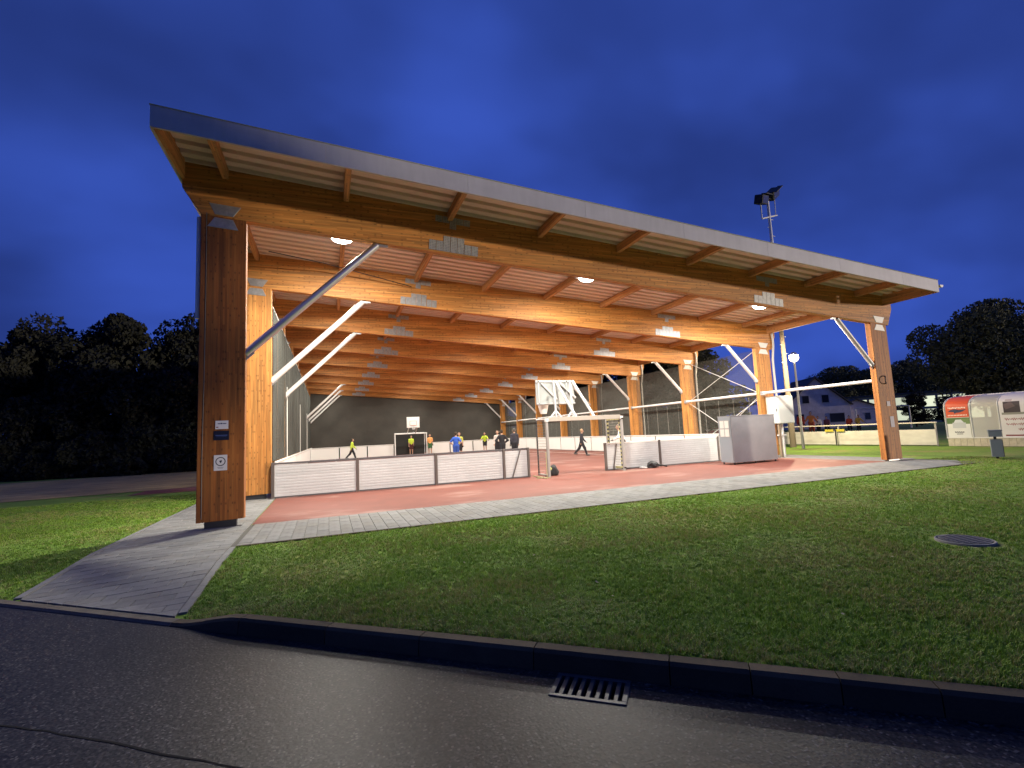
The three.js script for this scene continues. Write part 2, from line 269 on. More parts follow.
// paving stones: path up the left side, strip along the front
function paving(name, label, stones, base) {
  const p = new THREE.Group(); p.name = name; scene.add(p); struct(p, label);
  obj('bedding', base, jointMat, p);
  stones.sort((a, b) => a.dist - b.dist);
  const rest = [[], [], [], [], []], cache = {};
  stones.forEach((q, i) => {
    const key = q.w.toFixed(3) + '_' + q.d.toFixed(3);
    const g = cache[key] ??= (() => { const b = new RoundedBoxGeometry(q.w - 0.006, 0.06, q.d - 0.006, 1, 0.004); return planUV(b); })();
    const v = Math.floor(q.h * 5), y = gy(q.x, q.z) - 0.03 + 0.008 + (hash(i, 8) - 0.5) * 0.0035;
    if (i < 295) { const m = obj('paving_stone', g, paverMats[v], p); m.position.set(q.x, y, q.z); m.quaternion.setFromUnitVectors(V(0, 1, 0), V((gy(q.x - 0.05, q.z) - gy(q.x + 0.05, q.z)) / 0.1, 1, (gy(q.x, q.z - 0.05) - gy(q.x, q.z + 0.05)) / 0.1).normalize()); }
    else { const b = g.index ? g.toNonIndexed() : g.clone(); b.translate(q.x, y, q.z); planUV(b); rest[v].push(b); }
  });
  rest.forEach((r, v) => { if (r.length) { const m = obj('far_paving_stones', r, paverMats[v], p); m.userData.kind = 'stuff'; } });
}
const camD = (x, z) => Math.hypot(x - 1.6, z - 11.3);
{
  const cutStones = [], st = [], px0 = -1.86, px1 = 0.12; let row = 0;
  for (let z = 5.6; z > -13; z -= 0.2, row++) {
    for (let x = px0 - (row % 2 ? 0.2 : 0); x < px1 - 0.02; x += 0.4) {
      const a = Math.max(x, px0), b = Math.min(x + 0.4, px1); if (b - a < 0.05) continue; const cx = (a + b) / 2, cz = z - 0.1;
      const [, d] = sd(cx, cz); if (d > 0.3) continue; 
      const cs = [[a, z], [b, z], [b, z - 0.2], [a, z - 0.2]], ds = cs.map(c => sd(...c)[1] + 0.012);
      if (Math.max(...ds) > 0) { const o = []; for (let i = 0; i < 4; i++) { const j = (i + 1) % 4; if (ds[i] <= 0) o.push(cs[i]); if (ds[i] * ds[j] < 0) { const t = ds[i] / (ds[i] - ds[j]); o.push([mix(cs[i][0], cs[j][0], t), mix(cs[i][1], cs[j][1], t)]); } } if (o.length > 2) cutStones.push(o); continue; }
      if (cz < 2.2 && cz > -13 && cx > 0.2) continue;
      st.push({ x: cx, z: cz, w: b - a, d: 0.2, h: hash(row, Math.round(x * 10), 5), dist: camD(cx, cz) });
    }
  }
  const base = (() => { const g = new THREE.PlaneGeometry(1.98, 18.6, 10, 120).rotateX(-Math.PI / 2).translate(-0.87, 0, -3.7 ); const p = g.attributes.position; for (let i = 0; i < p.count; i++) p.setY(i, gy(p.getX(i), p.getZ(i)) - 0.014); return planUV(g); })();
  // clip the bedding at the kerb by pulling its far row back to the kerb line
  { const p = base.attributes.position; for (let i = 0; i < p.count; i++) { const [s, d] = sd(p.getX(i), p.getZ(i)); if (d > -0.004) { const [x, z] = xz(s, -0.004); p.setX(i, x); p.setZ(i, z); p.setY(i, gy(x, z) - 0.014); } } }
  paving('path', 'grey paved path from the road along the left column', st, base);
  cutStones.forEach((o, i) => { const cx = o.reduce((s, c) => s + c[0], 0) / o.length, cz = o.reduce((s, c) => s + c[1], 0) / o.length, g = new THREE.ExtrudeGeometry(new THREE.Shape(o.map(([x, z]) => new THREE.Vector2(cx + (x - cx) * 0.97, -(cz + (z - cz) * 0.97)))), { depth: 0.05, bevelEnabled: false }).rotateX(-Math.PI / 2); const p = g.attributes.position; for (let q = 0; q < p.count; q++) p.setY(q, p.getY(q) - 0.043 + gy(p.getX(q), p.getZ(q))); planUV(g); obj('cut_paving_stone', g, paverMats[i % 5], scene.getObjectByName('path')); });
  const edge = new THREE.Group(); edge.name = 'path_edging'; scene.add(edge); struct(edge, 'concrete edging along both sides of the path');
  for (const x of [-1.91, 0.17]) for (let z = (x > 0 ? 2.3 : -12.5); z < (x > 0 ? 5.15 : 3.5); z += 1) { const L = Math.min(1, (x > 0 ? 5.15 : 3.5) - z); const g = bx(0.08, 0.2, L - 0.006, x, 0, 0); const q = g.attributes.position; for (let i = 0; i < q.count; i++) { const zz = q.getZ(i) + z + L / 2; q.setZ(i, zz); q.setY(i, q.getY(i) - 0.088 + gy(x, zz)); } obj('edging_stone', g, paverMats[2], edge); }
  const st2 = []; let col = 0;
  for (let x = 0.2; x < 20.9; x += 0.2, col++) for (let z = 0.03 - (col % 2 ? 0.2 : 0); z < 2.2; z += 0.4) {
    const a = Math.max(z, 0.03), b = Math.min(z + 0.4, 2.2 ); if (b - a < 0.05) continue; const cx = x + 0.1, cz = (a + b) / 2; if (cx > 19.4 && cz > 2.2 - (cx - 19.4) * 0.55) continue;
    st2.push({ x: cx, z: cz, w: 0.2, d: b - a, h: hash(col, Math.round(z * 10), 9), dist: camD(cx, cz) });
  }
  paving('front_paving', 'strip of grey paving stones along the open front of the hall', st2, planUV(new THREE.PlaneGeometry(21.6, 2.17).rotateX(-Math.PI / 2).translate(10.1, -0.004, 1.115)));
  const ed2 = new THREE.Group(); ed2.name = 'front_edging'; scene.add(ed2); struct(ed2, 'dark concrete edging between paving and lawn');
  for (let x = 0.2; x < 19.4; x += 1) obj('edging_stone', bx(0.994, 0.2, 0.06, x + 0.5, -0.088, 2.24), kerbMats[0], ed2);
  struct(obj('side_pavement', planUV(new THREE.PlaneGeometry(1.75, 41).rotateX(-Math.PI / 2).translate(20.65, -0.004, -20.6)), std([0.9, 0.9, 0.9], 0.9, { map: pavMap })), 'grey pavement under the right row of columns');
  struct(obj('court_floor', planUV(new THREE.PlaneGeometry(19.6, 40.5).rotateX(-Math.PI / 2).translate(9.94, 0.004, -20.23)), redFloor), 'red hard court floor under the roof');
  struct(obj('red_side_path', planUV(new THREE.PlaneGeometry(3.2, 5.2).rotateX(-Math.PI / 2).translate(-3.6, 0.002, -12.9)), redFloor), 'red surfaced corner left of the hall');
  struct(obj('red_path_edging', bx(0.1, 0.16, 4.2, -3.15, -0.02, -12.6, 0, 0.06, 0), paverMats[3]), 'pale edging by the red corner');
  const gravel = std([1, 1, 1], 1, { map: tex(512, 512, (u, v) => { const f = hash(Math.floor(u * 512), Math.floor(v * 512), 2), n = fbm(u, v, 6, 18, 5, 90); return lin([0.46, 0.32, 0.13], 0.35 + 0.4 * f + 1.0 * (n - 0.25)); }, { rep: [5, 5] }) });
  struct(obj('gravel_strip', planUV(new THREE.PlaneGeometry(60, 17).rotateX(-Math.PI / 2).rotateY(0.16).translate(-34.2, 0.003, -16.2)), gravel), 'brown bare strip of gravel behind the left lawn');
  // court lines
  const ln = [bx(0.08, 0.003, 35, 2.2, 0.0075, -22.5), bx(0.08, 0.003, 35, 17.6, 0.0075, -22.5), bx(15.4, 0.003, 0.08, 9.9, 0.0075, -22.5)];
  const ring = (r, x, z) => new THREE.RingGeometry(r - 0.04, r + 0.04, 60).rotateX(-Math.PI / 2).translate(x, 0.0102, z);
  struct(obj('court_markings', [...ln, ring(2.2, 9.9, -22.5)], whitePaint), 'white lines painted on the red court');
}
// manhole cover on the lawn
{
  const t = thing('manhole_cover', 'round grey manhole cover in a concrete ring on the right lawn', 'manhole cover', [9.0, 0, 7.48]);
  obj('ring', new THREE.LatheGeometry([[0.262, -0.05], [0.262, 0.016], [0.285, 0.016], [0.292, 0.008], [0.292, -0.05]].map(p => new THREE.Vector2(...p)), 40), concrete, t);
  const im = std([0.10, 0.105, 0.115], 0.6, { metalness: 0.2 });
  obj('lid', new THREE.CylinderGeometry(0.255, 0.255, 0.05, 40).translate(0, -0.003, 0), im, t);
  const ribs = []; for (let i = -4; i <= 4; i++) { const w = Math.sqrt(Math.max(0, 0.23 ** 2 - (i * 0.05) ** 2)) * 2; ribs.push(bx(w, 0.006, 0.02, 0, 0.0245, i * 0.05)); } obj('rib', ribs, im, t);
}
// grass blades
{
  const blade = () => { const pos = [], idx = []; const N = 6; for (let b = 0; b < N; b++) { const a = rr(0, 6.283), r = rr(0, 0.022), x = Math.cos(a) * r, z = Math.sin(a) * r, h = rr(0.014, 0.034), w = rr(0.0022, 0.0036), f = rr(0, 6.283), l = rr(0.006, 0.03), dx = Math.cos(f), dz = Math.sin(f), o = pos.length / 3; pos.push(x - dz * w, -0.012, z + dx * w, x + dz * w, -0.012, z - dx * w, x + dx * l * 0.35 - dz * w * 0.7, h * 0.6, z + dz * l * 0.35 + dx * w * 0.7, x + dx * l * 0.35 + dz * w * 0.7, h * 0.6, z + dz * l * 0.35 - dx * w * 0.7, x + dx * l, h, z + dz * l); idx.push(o, o + 1, o + 2, o + 1, o + 3, o + 2, o + 2, o + 3, o + 4); } const g = new THREE.BufferGeometry(); g.setAttribute('position', new THREE.Float32BufferAttribute(pos, 3)); g.setIndex(idx); g.computeVertexNormals(); return g; };
  const spots = []; const ok = (x, z) => { const [s, d] = sd(x, z); if (d > -0.015) return false; if (x > -1.97 && x < 0.22 && z > -14) return false; if (x >= 0.2 && x < 21.4 && z < 2.29 - Math.max(0, x - 19.4) * 0.55) return false; if (Math.hypot(x - 9, z - 7.48) < 0.36) return false; return true; };
  const r = mulberry(5);
  const fill = (x0, x1, z0, z1, fn) => { const n = (x1 - x0) * (z1 - z0) * 1700; for (let i = 0; i < n; i++) { const x = rr(x0, x1, r), z = rr(z0, z1, r), D = camD(x, z); if (r() > fn(D)) continue; if (ok(x, z)) spots.push([x, z]); } };
  fill(0.2, 12, 2.2, 11.5, D => clamp(Math.pow(4.2 / Math.max(D, 4.2), 1.25)));
  fill(12, 23, 0.4, 10, D => clamp(Math.pow(4.2 / D, 1.4)));
  fill(-9, -1.9, -9, 3.6, D => clamp(Math.pow(4.2 / D, 1.15)) * 0.8);
  const mats = [[0.22, 0.38, 0.020], [0.30, 0.46, 0.030], [0.16, 0.29, 0.016], [0.38, 0.37, 0.10]].map(c => new THREE.MeshPhysicalMaterial({ color: new THREE.Color().setRGB(...c), roughness: 0.75, side: THREE.DoubleSide, transmission: 0.25, thickness: 0 }));
  const parts = mats.map(() => []);
  for (const p of spots) { const dry = fbm3(p[0] * 0.8, 1, p[1] * 0.8, 3, 8); const q = hash(Math.floor(p[0] * 997), Math.floor(p[1] * 991), 3); const [, d] = sd(p[0], p[1]); const k = q < 0.05 + sstep(0.46, 0.70, dry) * 0.36 + sstep(-0.6, 0, d) * 0.3 ? 3 : q < 0.5 ? 0 : q < 0.75 ? 1 : 2; parts[k].push(p); }
  const grass = new THREE.Group(); grass.name = 'grass'; scene.add(grass); tag(grass, 'short green grass blades and a few fallen leaves on the lawn', null, null, 'stuff');
  parts.forEach((ps, k) => {
    const im = new THREE.InstancedMesh(blade(), mats[k], ps.length); im.name = 'grass_blades'; im.userData.kind = 'stuff'; const m = new THREE.Matrix4(), q = new THREE.Quaternion();
    ps.forEach(([x, z], i) => { q.setFromEuler(new THREE.Euler(0, hash(i, k, 2) * 6.28, 0)); const h = 0.35 + 1.25 * fbm3(x * 1.1, 0, z * 1.1, 3, 4) + (hash(i, k, 6) - 0.5) * 0.3, w = 1 + camD(x, z) * 0.035; m.compose(V(x, gy(x, z) - 0.006, z), q, V(w, h * 0.9, w)); im.setMatrixAt(i, m); });
    shade(im); grass.add(im);
  });
  console.log('grass', spots.length);
  const lg = []; for (let i = 0; i < 36; i++) { const x = rr(0.5, 14, r), z = rr(2.4, 10, r); if (!ok(x, z)) continue; const a = rr(0, 6.28, r), l = rr(0.018, 0.035, r), g = new THREE.PlaneGeometry(l, l * 0.7, 2, 1).rotateX(-Math.PI / 2); const p = g.attributes.position; for (let q = 0; q < p.count; q++) if (Math.abs(p.getX(q)) < 1e-4) p.setY(q, -0.006); g.rotateZ(rr(-0.4, 0.4, r)).rotateY(a).translate(x, gy(x, z) + 0.026, z); g.computeVertexNormals(); lg.push(g); }
  const lf = obj('fallen_leaves', lg, std([0.42, 0.36, 0.2], 0.9), grass); lf.userData.kind = 'stuff';
}

// ------------------------------------------------------------------ the hall
const W = 19.74, BAY = 5, NF = 9, SL = -0.0751, WC = 0.84, TH = 0.18;
const yb = x => 6.405 + SL * x, yt = x => 7.49 + SL * x;
const hall = thing('sports_pavilion', 'large open-sided timber sports hall with sloping metal roof and lit ceiling', 'sports hall');
const purlinX = i => -0.4 + 2.44 * i;
for (let k = 0; k < NF; k++) {
  const z = -BAY * k;
  // columns
  for (const left of [true, false]) {
    const x0 = left ? -WC : W, x1 = left ? 0 : W + WC, y0 = left ? 0.13 : 0.05;
    const c = obj('column', prism([[x0, y0], [x1, y0 + (left ? 0.02 : 0)], [x1, yb(x1)], [x0, yb(x0)]], TH, 1).translate(0, 0, z), k === 0 ? (left ? woodDark : woodMellow) : wood, hall);
    obj('steel_foot', bx(WC - 0.28, y0 + 0.02, TH - 0.04, (x0 + x1) / 2, (y0 + 0.02) / 2, z - TH / 2), left ? darkSteel : galv, c);
    // hourglass bracket that joins column and beam
    const cx = (x0 + x1) / 2 + (left ? 0.0 : 0.05), cy = yb(cx), pm = left ? galv : plateWhite;
    const tz = geo => geo.rotateZ(Math.atan(SL)).translate(cx, cy, z + 0.012);
    obj('bracket_plate', tz(prism([[-0.30, 0.27], [0.30, 0.27], [0.17, 0.035], [-0.17, 0.035]], 0.012)), pm, c);
    obj('bracket_plate', tz(prism([[-0.17, -0.03], [0.17, -0.03], [0.29, -0.25], [-0.29, -0.25]], 0.012)), pm, c);
  }
  // beam, with its ends cut at an angle
  const bp = [[-0.84, yb(-0.84)], [20.72, yb(20.72)], [21.0, yb(21.0) + 0.62], [21.0, yt(21.0)], [-1.19, yt(-1.19)], [-1.19, yb(-1.19) + 0.52]];
  const beam = obj('beam', prism(bp, TH, 0).rotateZ(-Math.atan(SL)).rotateZ(Math.atan(SL)).translate(0, 0, z), wood, hall);
  // stepped nail plates over the two beam joints
  for (const bxx of [4.56, 14.95]) {
    const add = (dx, y0, y1, w) => obj('nail_plate', bx(w, y1 - y0, 0.012, bxx + dx, yb(bxx + dx) + (y0 + y1) / 2, z + 0.012, 0, 0, Math.atan(SL)), plateMat, beam);
    for (let i = -3; i <= 3; i++) { const h = Math.abs(i) < 2 ? 0.40 : 0.25; add(i * 0.178, 0.045, 0.045 + h, 0.168); }
    for (let i = -2; i <= 2; i++) { const h = Math.abs(i) < 1 ? 0.30 : 0.16; add(i * 0.178, 0.95 - h, 0.95, 0.168); }
  }
  // struts from column to beam
  const tubes = [];
  if (k < 3 || k > 5) obj('brace', [rod([-0.02, 3.52, z - 0.09], [2.72, 6.16, z - 0.09], 0.085, 12)], k === 0 ? steel : whiteSteel, hall);
  if (k < 3 || k > 5) obj('brace_shoe', bx(0.16, 0.3, 0.05, -0.0, 3.5, z - 0.09, 0, 0, -0.8), galv, hall); if (k < 3 || k > 5) obj('brace_shoe', bx(0.34, 0.14, 0.05, 2.8, 6.2, z - 0.09), galv, hall);
  obj('brace', [rod([W + 0.02, 3.38, z - 0.09], [18.16, 5.02, z - 0.09], 0.075, 12)], whiteSteel, hall);
  obj('brace_shoe', bx(0.16, 0.3, 0.05, W, 3.36, z - 0.09, 0, 0, 0.8), galv, hall); obj('brace_shoe', bx(0.34, 0.14, 0.05, 18.08, 5.06, z - 0.09), galv, hall);
}
// purlins
for (let i = 0; i < 9; i++) {
  const x = purlinX(i), h = 0.21, y = yt(x) - 0.02 - h / 2;
  obj('purlin', bx(0.12, h, 1.68, x, y, 0.85), woodLight, hall);
  for (let k = 0; k < NF; k++) { const L = k === NF - 1 ? 1.6 : BAY - TH - 0.01; const p = obj('purlin', bx(0.12, h, L, x, y, -BAY * k - TH - 0.005 - L / 2), woodLight, hall); if (k < 5) obj('hanger', [bx(0.15, 0.2, 0.004, x, y - 0.06, -BAY * k - TH - 0.004), bx(0.15, 0.2, 0.004, x, y - 0.06, -BAY * (k + 1) + 0.004)], galv, p); }
}
// trapezoidal roof sheets, one run per bay
{
  const prof = [], P = 0.333; let z = 1.72; const zEnd = -41.6;
  while (z > zEnd) { prof.push([z, 0], [z - 0.175, 0], [z - 0.19, 0.09], [z - 0.315, 0.09], [z - P + 0.001, 0]); z -= P; }
  const per = 15 * 5;
  for (let a = 0; a < prof.length - 1; a += per) {
    const pts = prof.slice(a, a + per + 1), pos = [], idx = [], uv = [];
    for (const [zz, h] of pts) for (const x of [-1.2, 20.62]) { pos.push(x, yt(x) - 0.012 + h, zz); uv.push(x, zz); }
    for (let i = 0; i < pts.length - 1; i++) idx.push(i * 2, i * 2 + 1, i * 2 + 2, i * 2 + 1, i * 2 + 3, i * 2 + 2);
    const g0 = new THREE.BufferGeometry(); g0.setAttribute('position', new THREE.Float32BufferAttribute(pos, 3)); g0.setAttribute('uv', new THREE.Float32BufferAttribute(uv, 2)); g0.setIndex(idx); const g = g0.toNonIndexed(); g.computeVertexNormals();
    obj('roof_sheet', g, roofMat, hall);
  }
}
// fascia, edge boards, gutter
for (let i = 0; i < 8; i++) {
  const a = -1.245 + i * 2.85, b = Math.min(a + 2.8475, 20.5); if (b <= a) break;
  obj('fascia_panel', prism([[a, 7.092 + SL * a], [b, 7.092 + SL * b], [b, 7.494 + SL * b], [a, 7.494 + SL * a]], 0.045, 0, 0.0015).translate(0, 0, 1.79), fasciaMat, hall);
}
obj('fascia_coping', prism([[-1.26, 7.495 + SL * -1.26], [20.52, 7.495 + SL * 20.52], [20.52, 7.512 + SL * 20.52], [-1.26, 7.512 + SL * -1.26]], 0.16, 0).translate(0, 0, 1.80), fasciaMat, hall);
for (let i = 0; i < 8; i++) { const L = 5.4, zc = 1.74 - L / 2 - i * L; obj('verge_panel', bx(0.04, 0.46, L - 0.003, -1.235, 7.412, zc), fasciaMat, hall); }
obj('edge_board', bx(0.07, 0.42, 43.2, -1.175, 7.40, -19.9), woodLight, hall);
obj('edge_board', bx(0.07, 0.46, 43.2, 20.56, 5.80, -19.9), woodLight, hall);
{
  const pts = []; for (let i = 0; i <= 10; i++) { const a = Math.PI * (1 + i / 10); pts.push([Math.cos(a) * 0.085, Math.sin(a) * 0.085]); }
  const pos = [], idx = []; for (const z of [1.82, -41.8]) for (const [x, y] of pts) pos.push(20.62 + x, 5.80 + y, z); for (let i = 0; i < 10; i++) idx.push(i, i + 1, i + 11, i + 1, i + 12, i + 11); for (let i = 1; i < 10; i++) idx.push(0, i, i + 1);
  const g0 = new THREE.BufferGeometry(); g0.setAttribute('position', new THREE.Float32BufferAttribute(pos, 3)); g0.setIndex(idx); const g = g0.toNonIndexed(); g.computeVertexNormals(); boxUV(g, 2);
  obj('gutter', g, plateWhite, hall);
}
for (let k = 1; k < NF; k++) obj('downpipe', tube([[20.72, 5.82, -5 * k + 0.05], [20.8, 5.35, -5 * k + 0.05], [20.8, 5.05, -5 * k + 0.05], [20.72, 4.6, -5 * k + 0.05], [20.68, 4.3, -5 * k + 0.05], [20.68, 2, -5 * k + 0.05], [20.68, 0, -5 * k + 0.05]], 0.048, 50, 8), plateWhite, hall);
// rails between the right columns, tie rods in the second bay
for (let k = 0; k < NF - 1; k++) {
  obj('rail', rod([W + 0.12, 2.84, -5 * k - TH], [W + 0.12, 2.84, -5 * k - 5], 0.062, 10), whiteSteel, hall);
  obj('rail_shoe', bx(0.2, 0.16, 0.1, W + 0.12, 2.84, -5 * k - 5 + 0.06), galv, hall);
}
for (const [a, b] of [[[W + 0.3, 2.84, -5.2], [W + 0.3, 5.0, -9.9]], [[W + 0.3, 4.9, -5.2], [W + 0.3, 2.84, -9.9]], [[W + 0.3, 2.75, -9.9], [W + 0.3, 1.0, -6.9]], [[W + 0.3, 2.75, -5.3], [W + 0.3, 1.2, -7.6]], [[W + 0.3, 0.3, -9.9], [W + 0.3, 2.7, -5.2]]]) obj('tie_rod', rod(a, b, 0.016, 6), whiteSteel, hall);
obj('white_pipe', rod([-0.885, 4.25, -0.09], [-0.885, 6.42, -0.09], 0.05, 10), whiteSteel, hall);
obj('front_cable', tube([[-0.735, 6.5, 0.016], [-0.73, 5, 0.016], [-0.735, 3, 0.016], [-0.75, 1.5, 0.016], [-0.745, 0.2, 0.016]], 0.008, 30, 6), std([0.25, 0.22, 0.18], 0.7), hall);
obj('ring_hook', new THREE.TorusGeometry(0.14, 0.018, 6, 24).rotateY(0.5).translate(W + 0.38, 2.85, 0.05), darkSteel, hall);
// bird wire and cable loops under the ceiling of the second bay
obj('ceiling_cable', tube([[0.1, 6.95, -3.2], [1.6, 7.0, -4.0], [3.1, 6.86, -4.5], [4.3, 6.72, -4.85]], 0.014, 30, 5), black, hall);

// LED floodlights under the purlins: each a lit panel and a light of its size
for (let k = 0; k < NF - 1; k++) [0, 1, 2].forEach(j => {
  const x = [2.0, 9.4, 16.72][j], z = -BAY * k - 1.9, y = yt(x) - 0.36;
  const t = thing('led_floodlight', k === 0 ? ['bright LED floodlight at the left under the front roof bay, above the first strut', 'bright LED floodlight in the middle under the front roof bay', 'bright LED floodlight at the right under the front beam, below a nail plate'][j] : 'LED floodlight deeper inside the hall, hidden behind the roof beams', 'floodlight', [x, y, z], 0, k === 0 ? undefined : 'floodlights deep inside the hall');
  obj('housing', [bx(0.64, 0.07, 0.44, 0, 0.045, 0, 0, 0, 0, 0.012), bx(0.05, 0.1, 0.05, 0, 0.1, 0)], std([0.5, 0.5, 0.5], 0.5, { metalness: 0.4 }), t);
  obj('lens', new THREE.SphereGeometry(1, 24, 10, 0, Math.PI * 2, Math.PI / 2, Math.PI / 2).scale(0.27, 0.13, 0.2).translate(0, 0.008, 0), new THREE.MeshStandardMaterial({ color: 0xffffff, emissive: new THREE.Color(1, 0.97, 0.88), emissiveIntensity: 16, roughness: 0.6 }), t);
  const L = new THREE.RectAreaLight(new THREE.Color(1, 0.95, 0.84), LAMP_L * (k === 0 ? 4.3 : k === 1 ? 3.2 : 1.7), 0.46, 0.28); L.position.set(0, -0.128, 0); L.rotation.x = -Math.PI / 2; t.add(L); if (k === 0) t.rotation.x = 0.12; 
});

// ------------------------------------------------------------------ signs on the columns
{
  const s1 = obj('sign', plate(0.23, 0.17, -0.41, 2.045, 0.018), canvasMat(128, 96, (x, w, h) => { x.fillStyle = '#e9e9ec'; x.fillRect(0, 0, w, h); x.fillStyle = '#39406b'; x.font = 'bold italic 22px sans-serif'; x.fillRect(24, 30, 26, 9); x.fillRect(52, 26, 18, 13); x.fillRect(74, 30, 34, 9); x.fillStyle = '#8a4a4a'; x.fillRect(8, 70, 22, 10); }));
  tag(s1, 'small white sign with dark print, topmost on the left front column', 'sign');
  const s2 = obj('sign', plate(0.27, 0.19, -0.415, 1.83, 0.018), canvasMat(128, 96, (x, w, h) => { x.fillStyle = '#141a34'; x.fillRect(0, 0, w, h); x.fillStyle = '#4b5b93'; x.fillRect(14, 42, 100, 9); x.fillStyle = '#39487c'; x.fillRect(22, 58, 84, 4); }));
  tag(s2, 'dark blue sign under the small white one on the left front column', 'sign');
  const s3 = obj('sign', plate(0.235, 0.31, -0.425, 1.285, 0.018), canvasMat(192, 256, (x, w, h) => { x.fillStyle = '#d8d8dc'; x.fillRect(0, 0, w, h); x.strokeStyle = '#20263a'; x.lineWidth = 13; x.beginPath(); x.arc(96, 108, 66, 0, 7); x.stroke(); x.fillStyle = '#20263a'; x.beginPath(); x.moveTo(76, 98); x.lineTo(116, 84); x.lineTo(110, 120); x.lineTo(92, 138); x.lineTo(88, 118); x.fill(); x.fillStyle = '#8d90a0'; x.fillRect(50, 200, 92, 8); x.fillRect(60, 216, 72, 7); }));
  tag(s3, 'white sign with a black ring emblem, lowest on the left front column', 'sign');
  tag(obj('sign', bx(0.17, 0.17, 0.006, W + 0.43, 2.0, 0.016), std([0.62, 0.55, 0.52], 0.6)), 'small square pale notice on the right front column', 'notice');
  tag(obj('sign', bx(0.2, 0.38, 0.006, W + 0.52, 1.36, 0.016), std([0.55, 0.5, 0.5], 0.6)), 'tall pale notice low on the right front column', 'notice');
}

// ------------------------------------------------------------------ court boards
function ribbed(w, h, rib, th = 0.03) {          // sheet with horizontal grooves, standing in the xy plane
  const pts = []; const n = Math.round(h / rib); for (let i = 0; i < n; i++) { const y = i * h / n; pts.push([th, y], [th, y + h / n * 0.72], [th - 0.005, y + h / n * 0.78], [th - 0.005, y + h / n * 0.95]); } pts.push([th, h], [0, h], [0, 0]);
  const s = new THREE.Shape(pts.map(p => new THREE.Vector2(...p))); const g = new THREE.ExtrudeGeometry(s, { depth: w, bevelEnabled: false }).rotateY(-Math.PI / 2).translate(0, 0, 0);
  // after the turn the sheet runs from x = 0 to -w; its ribs face +z
  g.rotateY(0); g.translate(w / 2, 0, 0); const p = g.attributes.position; for (let i = 0; i < p.count; i++) { } g.computeBoundingBox(); return boxUV(g, 0);
}
const WZ = -4.9, HB = 1.06;
function boardWall(label, spans, place, turn, capM, ribs) {
  const t = thing('board_wall', label, 'board wall', place, turn);
  spans.forEach(([a, b, style], i) => {
    const w = b - a - 0.1, c = (a + b) / 2;
    obj('board_panel', (ribs ? ribbed(w, HB - 0.13, 0.082) : bx(w, HB - 0.1, 0.03, 0, (HB - 0.1) / 2, 0.015)).translate(c, 0.05, -0.015), ribs ? boardMat : boardBright, t);
    if (ribs) { obj('top_rail', bx(w, 0.06, 0.055, c, HB - 0.04, 0, 0, 0, 0, 0.006), capM, t); obj('bottom_rail', bx(w, 0.045, 0.045, c, 0.03, 0), boardCap, t); }
    else obj('top_rail', bx(b - a, 0.06, 0.06, c, HB - 0.0, 0, 0, 0, 0, 0.006), capM, t);
    if (ribs) for (const x of (i ? [b] : [a, b])) obj('post', bx(0.085, HB - 0.005, 0.09, x, (HB - 0.005) / 2, 0, 0, 0, 0, 0.008), boardPost, t);
    if (style === 'gate') { obj('brace_bar', bar([a + 0.3, 0.06, 0.035], [b - 0.3, HB - 0.06, 0.035], 0.035, 0.03), boardPost, t); }
  });
  return t;
}
boardWall('white ribbed court boards left of the front goal with dark posts', [[0.05, 2.46], [2.46, 4.96], [4.96, 7.37], [7.37, 8.3, 'gate']], [0, 0, WZ], 0, boardCap, true);
boardWall('white ribbed court boards between the front goal and the grey locker', [[11.5, 12.3, 'gate'], [12.3, 14.0], [14.0, 17.0], [17.0, 19.6]], [0, 0, WZ], 0, capWhite, true);
{ const s = []; for (let i = 0; i < 14; i++) s.push([i * 2.5, i * 2.5 + 2.5]);
  boardWall('long white boards along the left side of the court', s, [0.12, 0, -5.0], Math.PI / 2, capWhite, false);
  boardWall('long white boards along the right side of the court', s, [19.6, 0, -5.0], Math.PI / 2, capWhite, false);
  boardWall('white boards along the far end of the court', [[0, 2.4], [2.4, 4.8], [4.8, 7.2], [10.2, 12.5], [12.5, 14.8], [14.8, 17.1], [17.1, 19.4]], [0.14, 0, -35.0], 0, capWhite, false); }

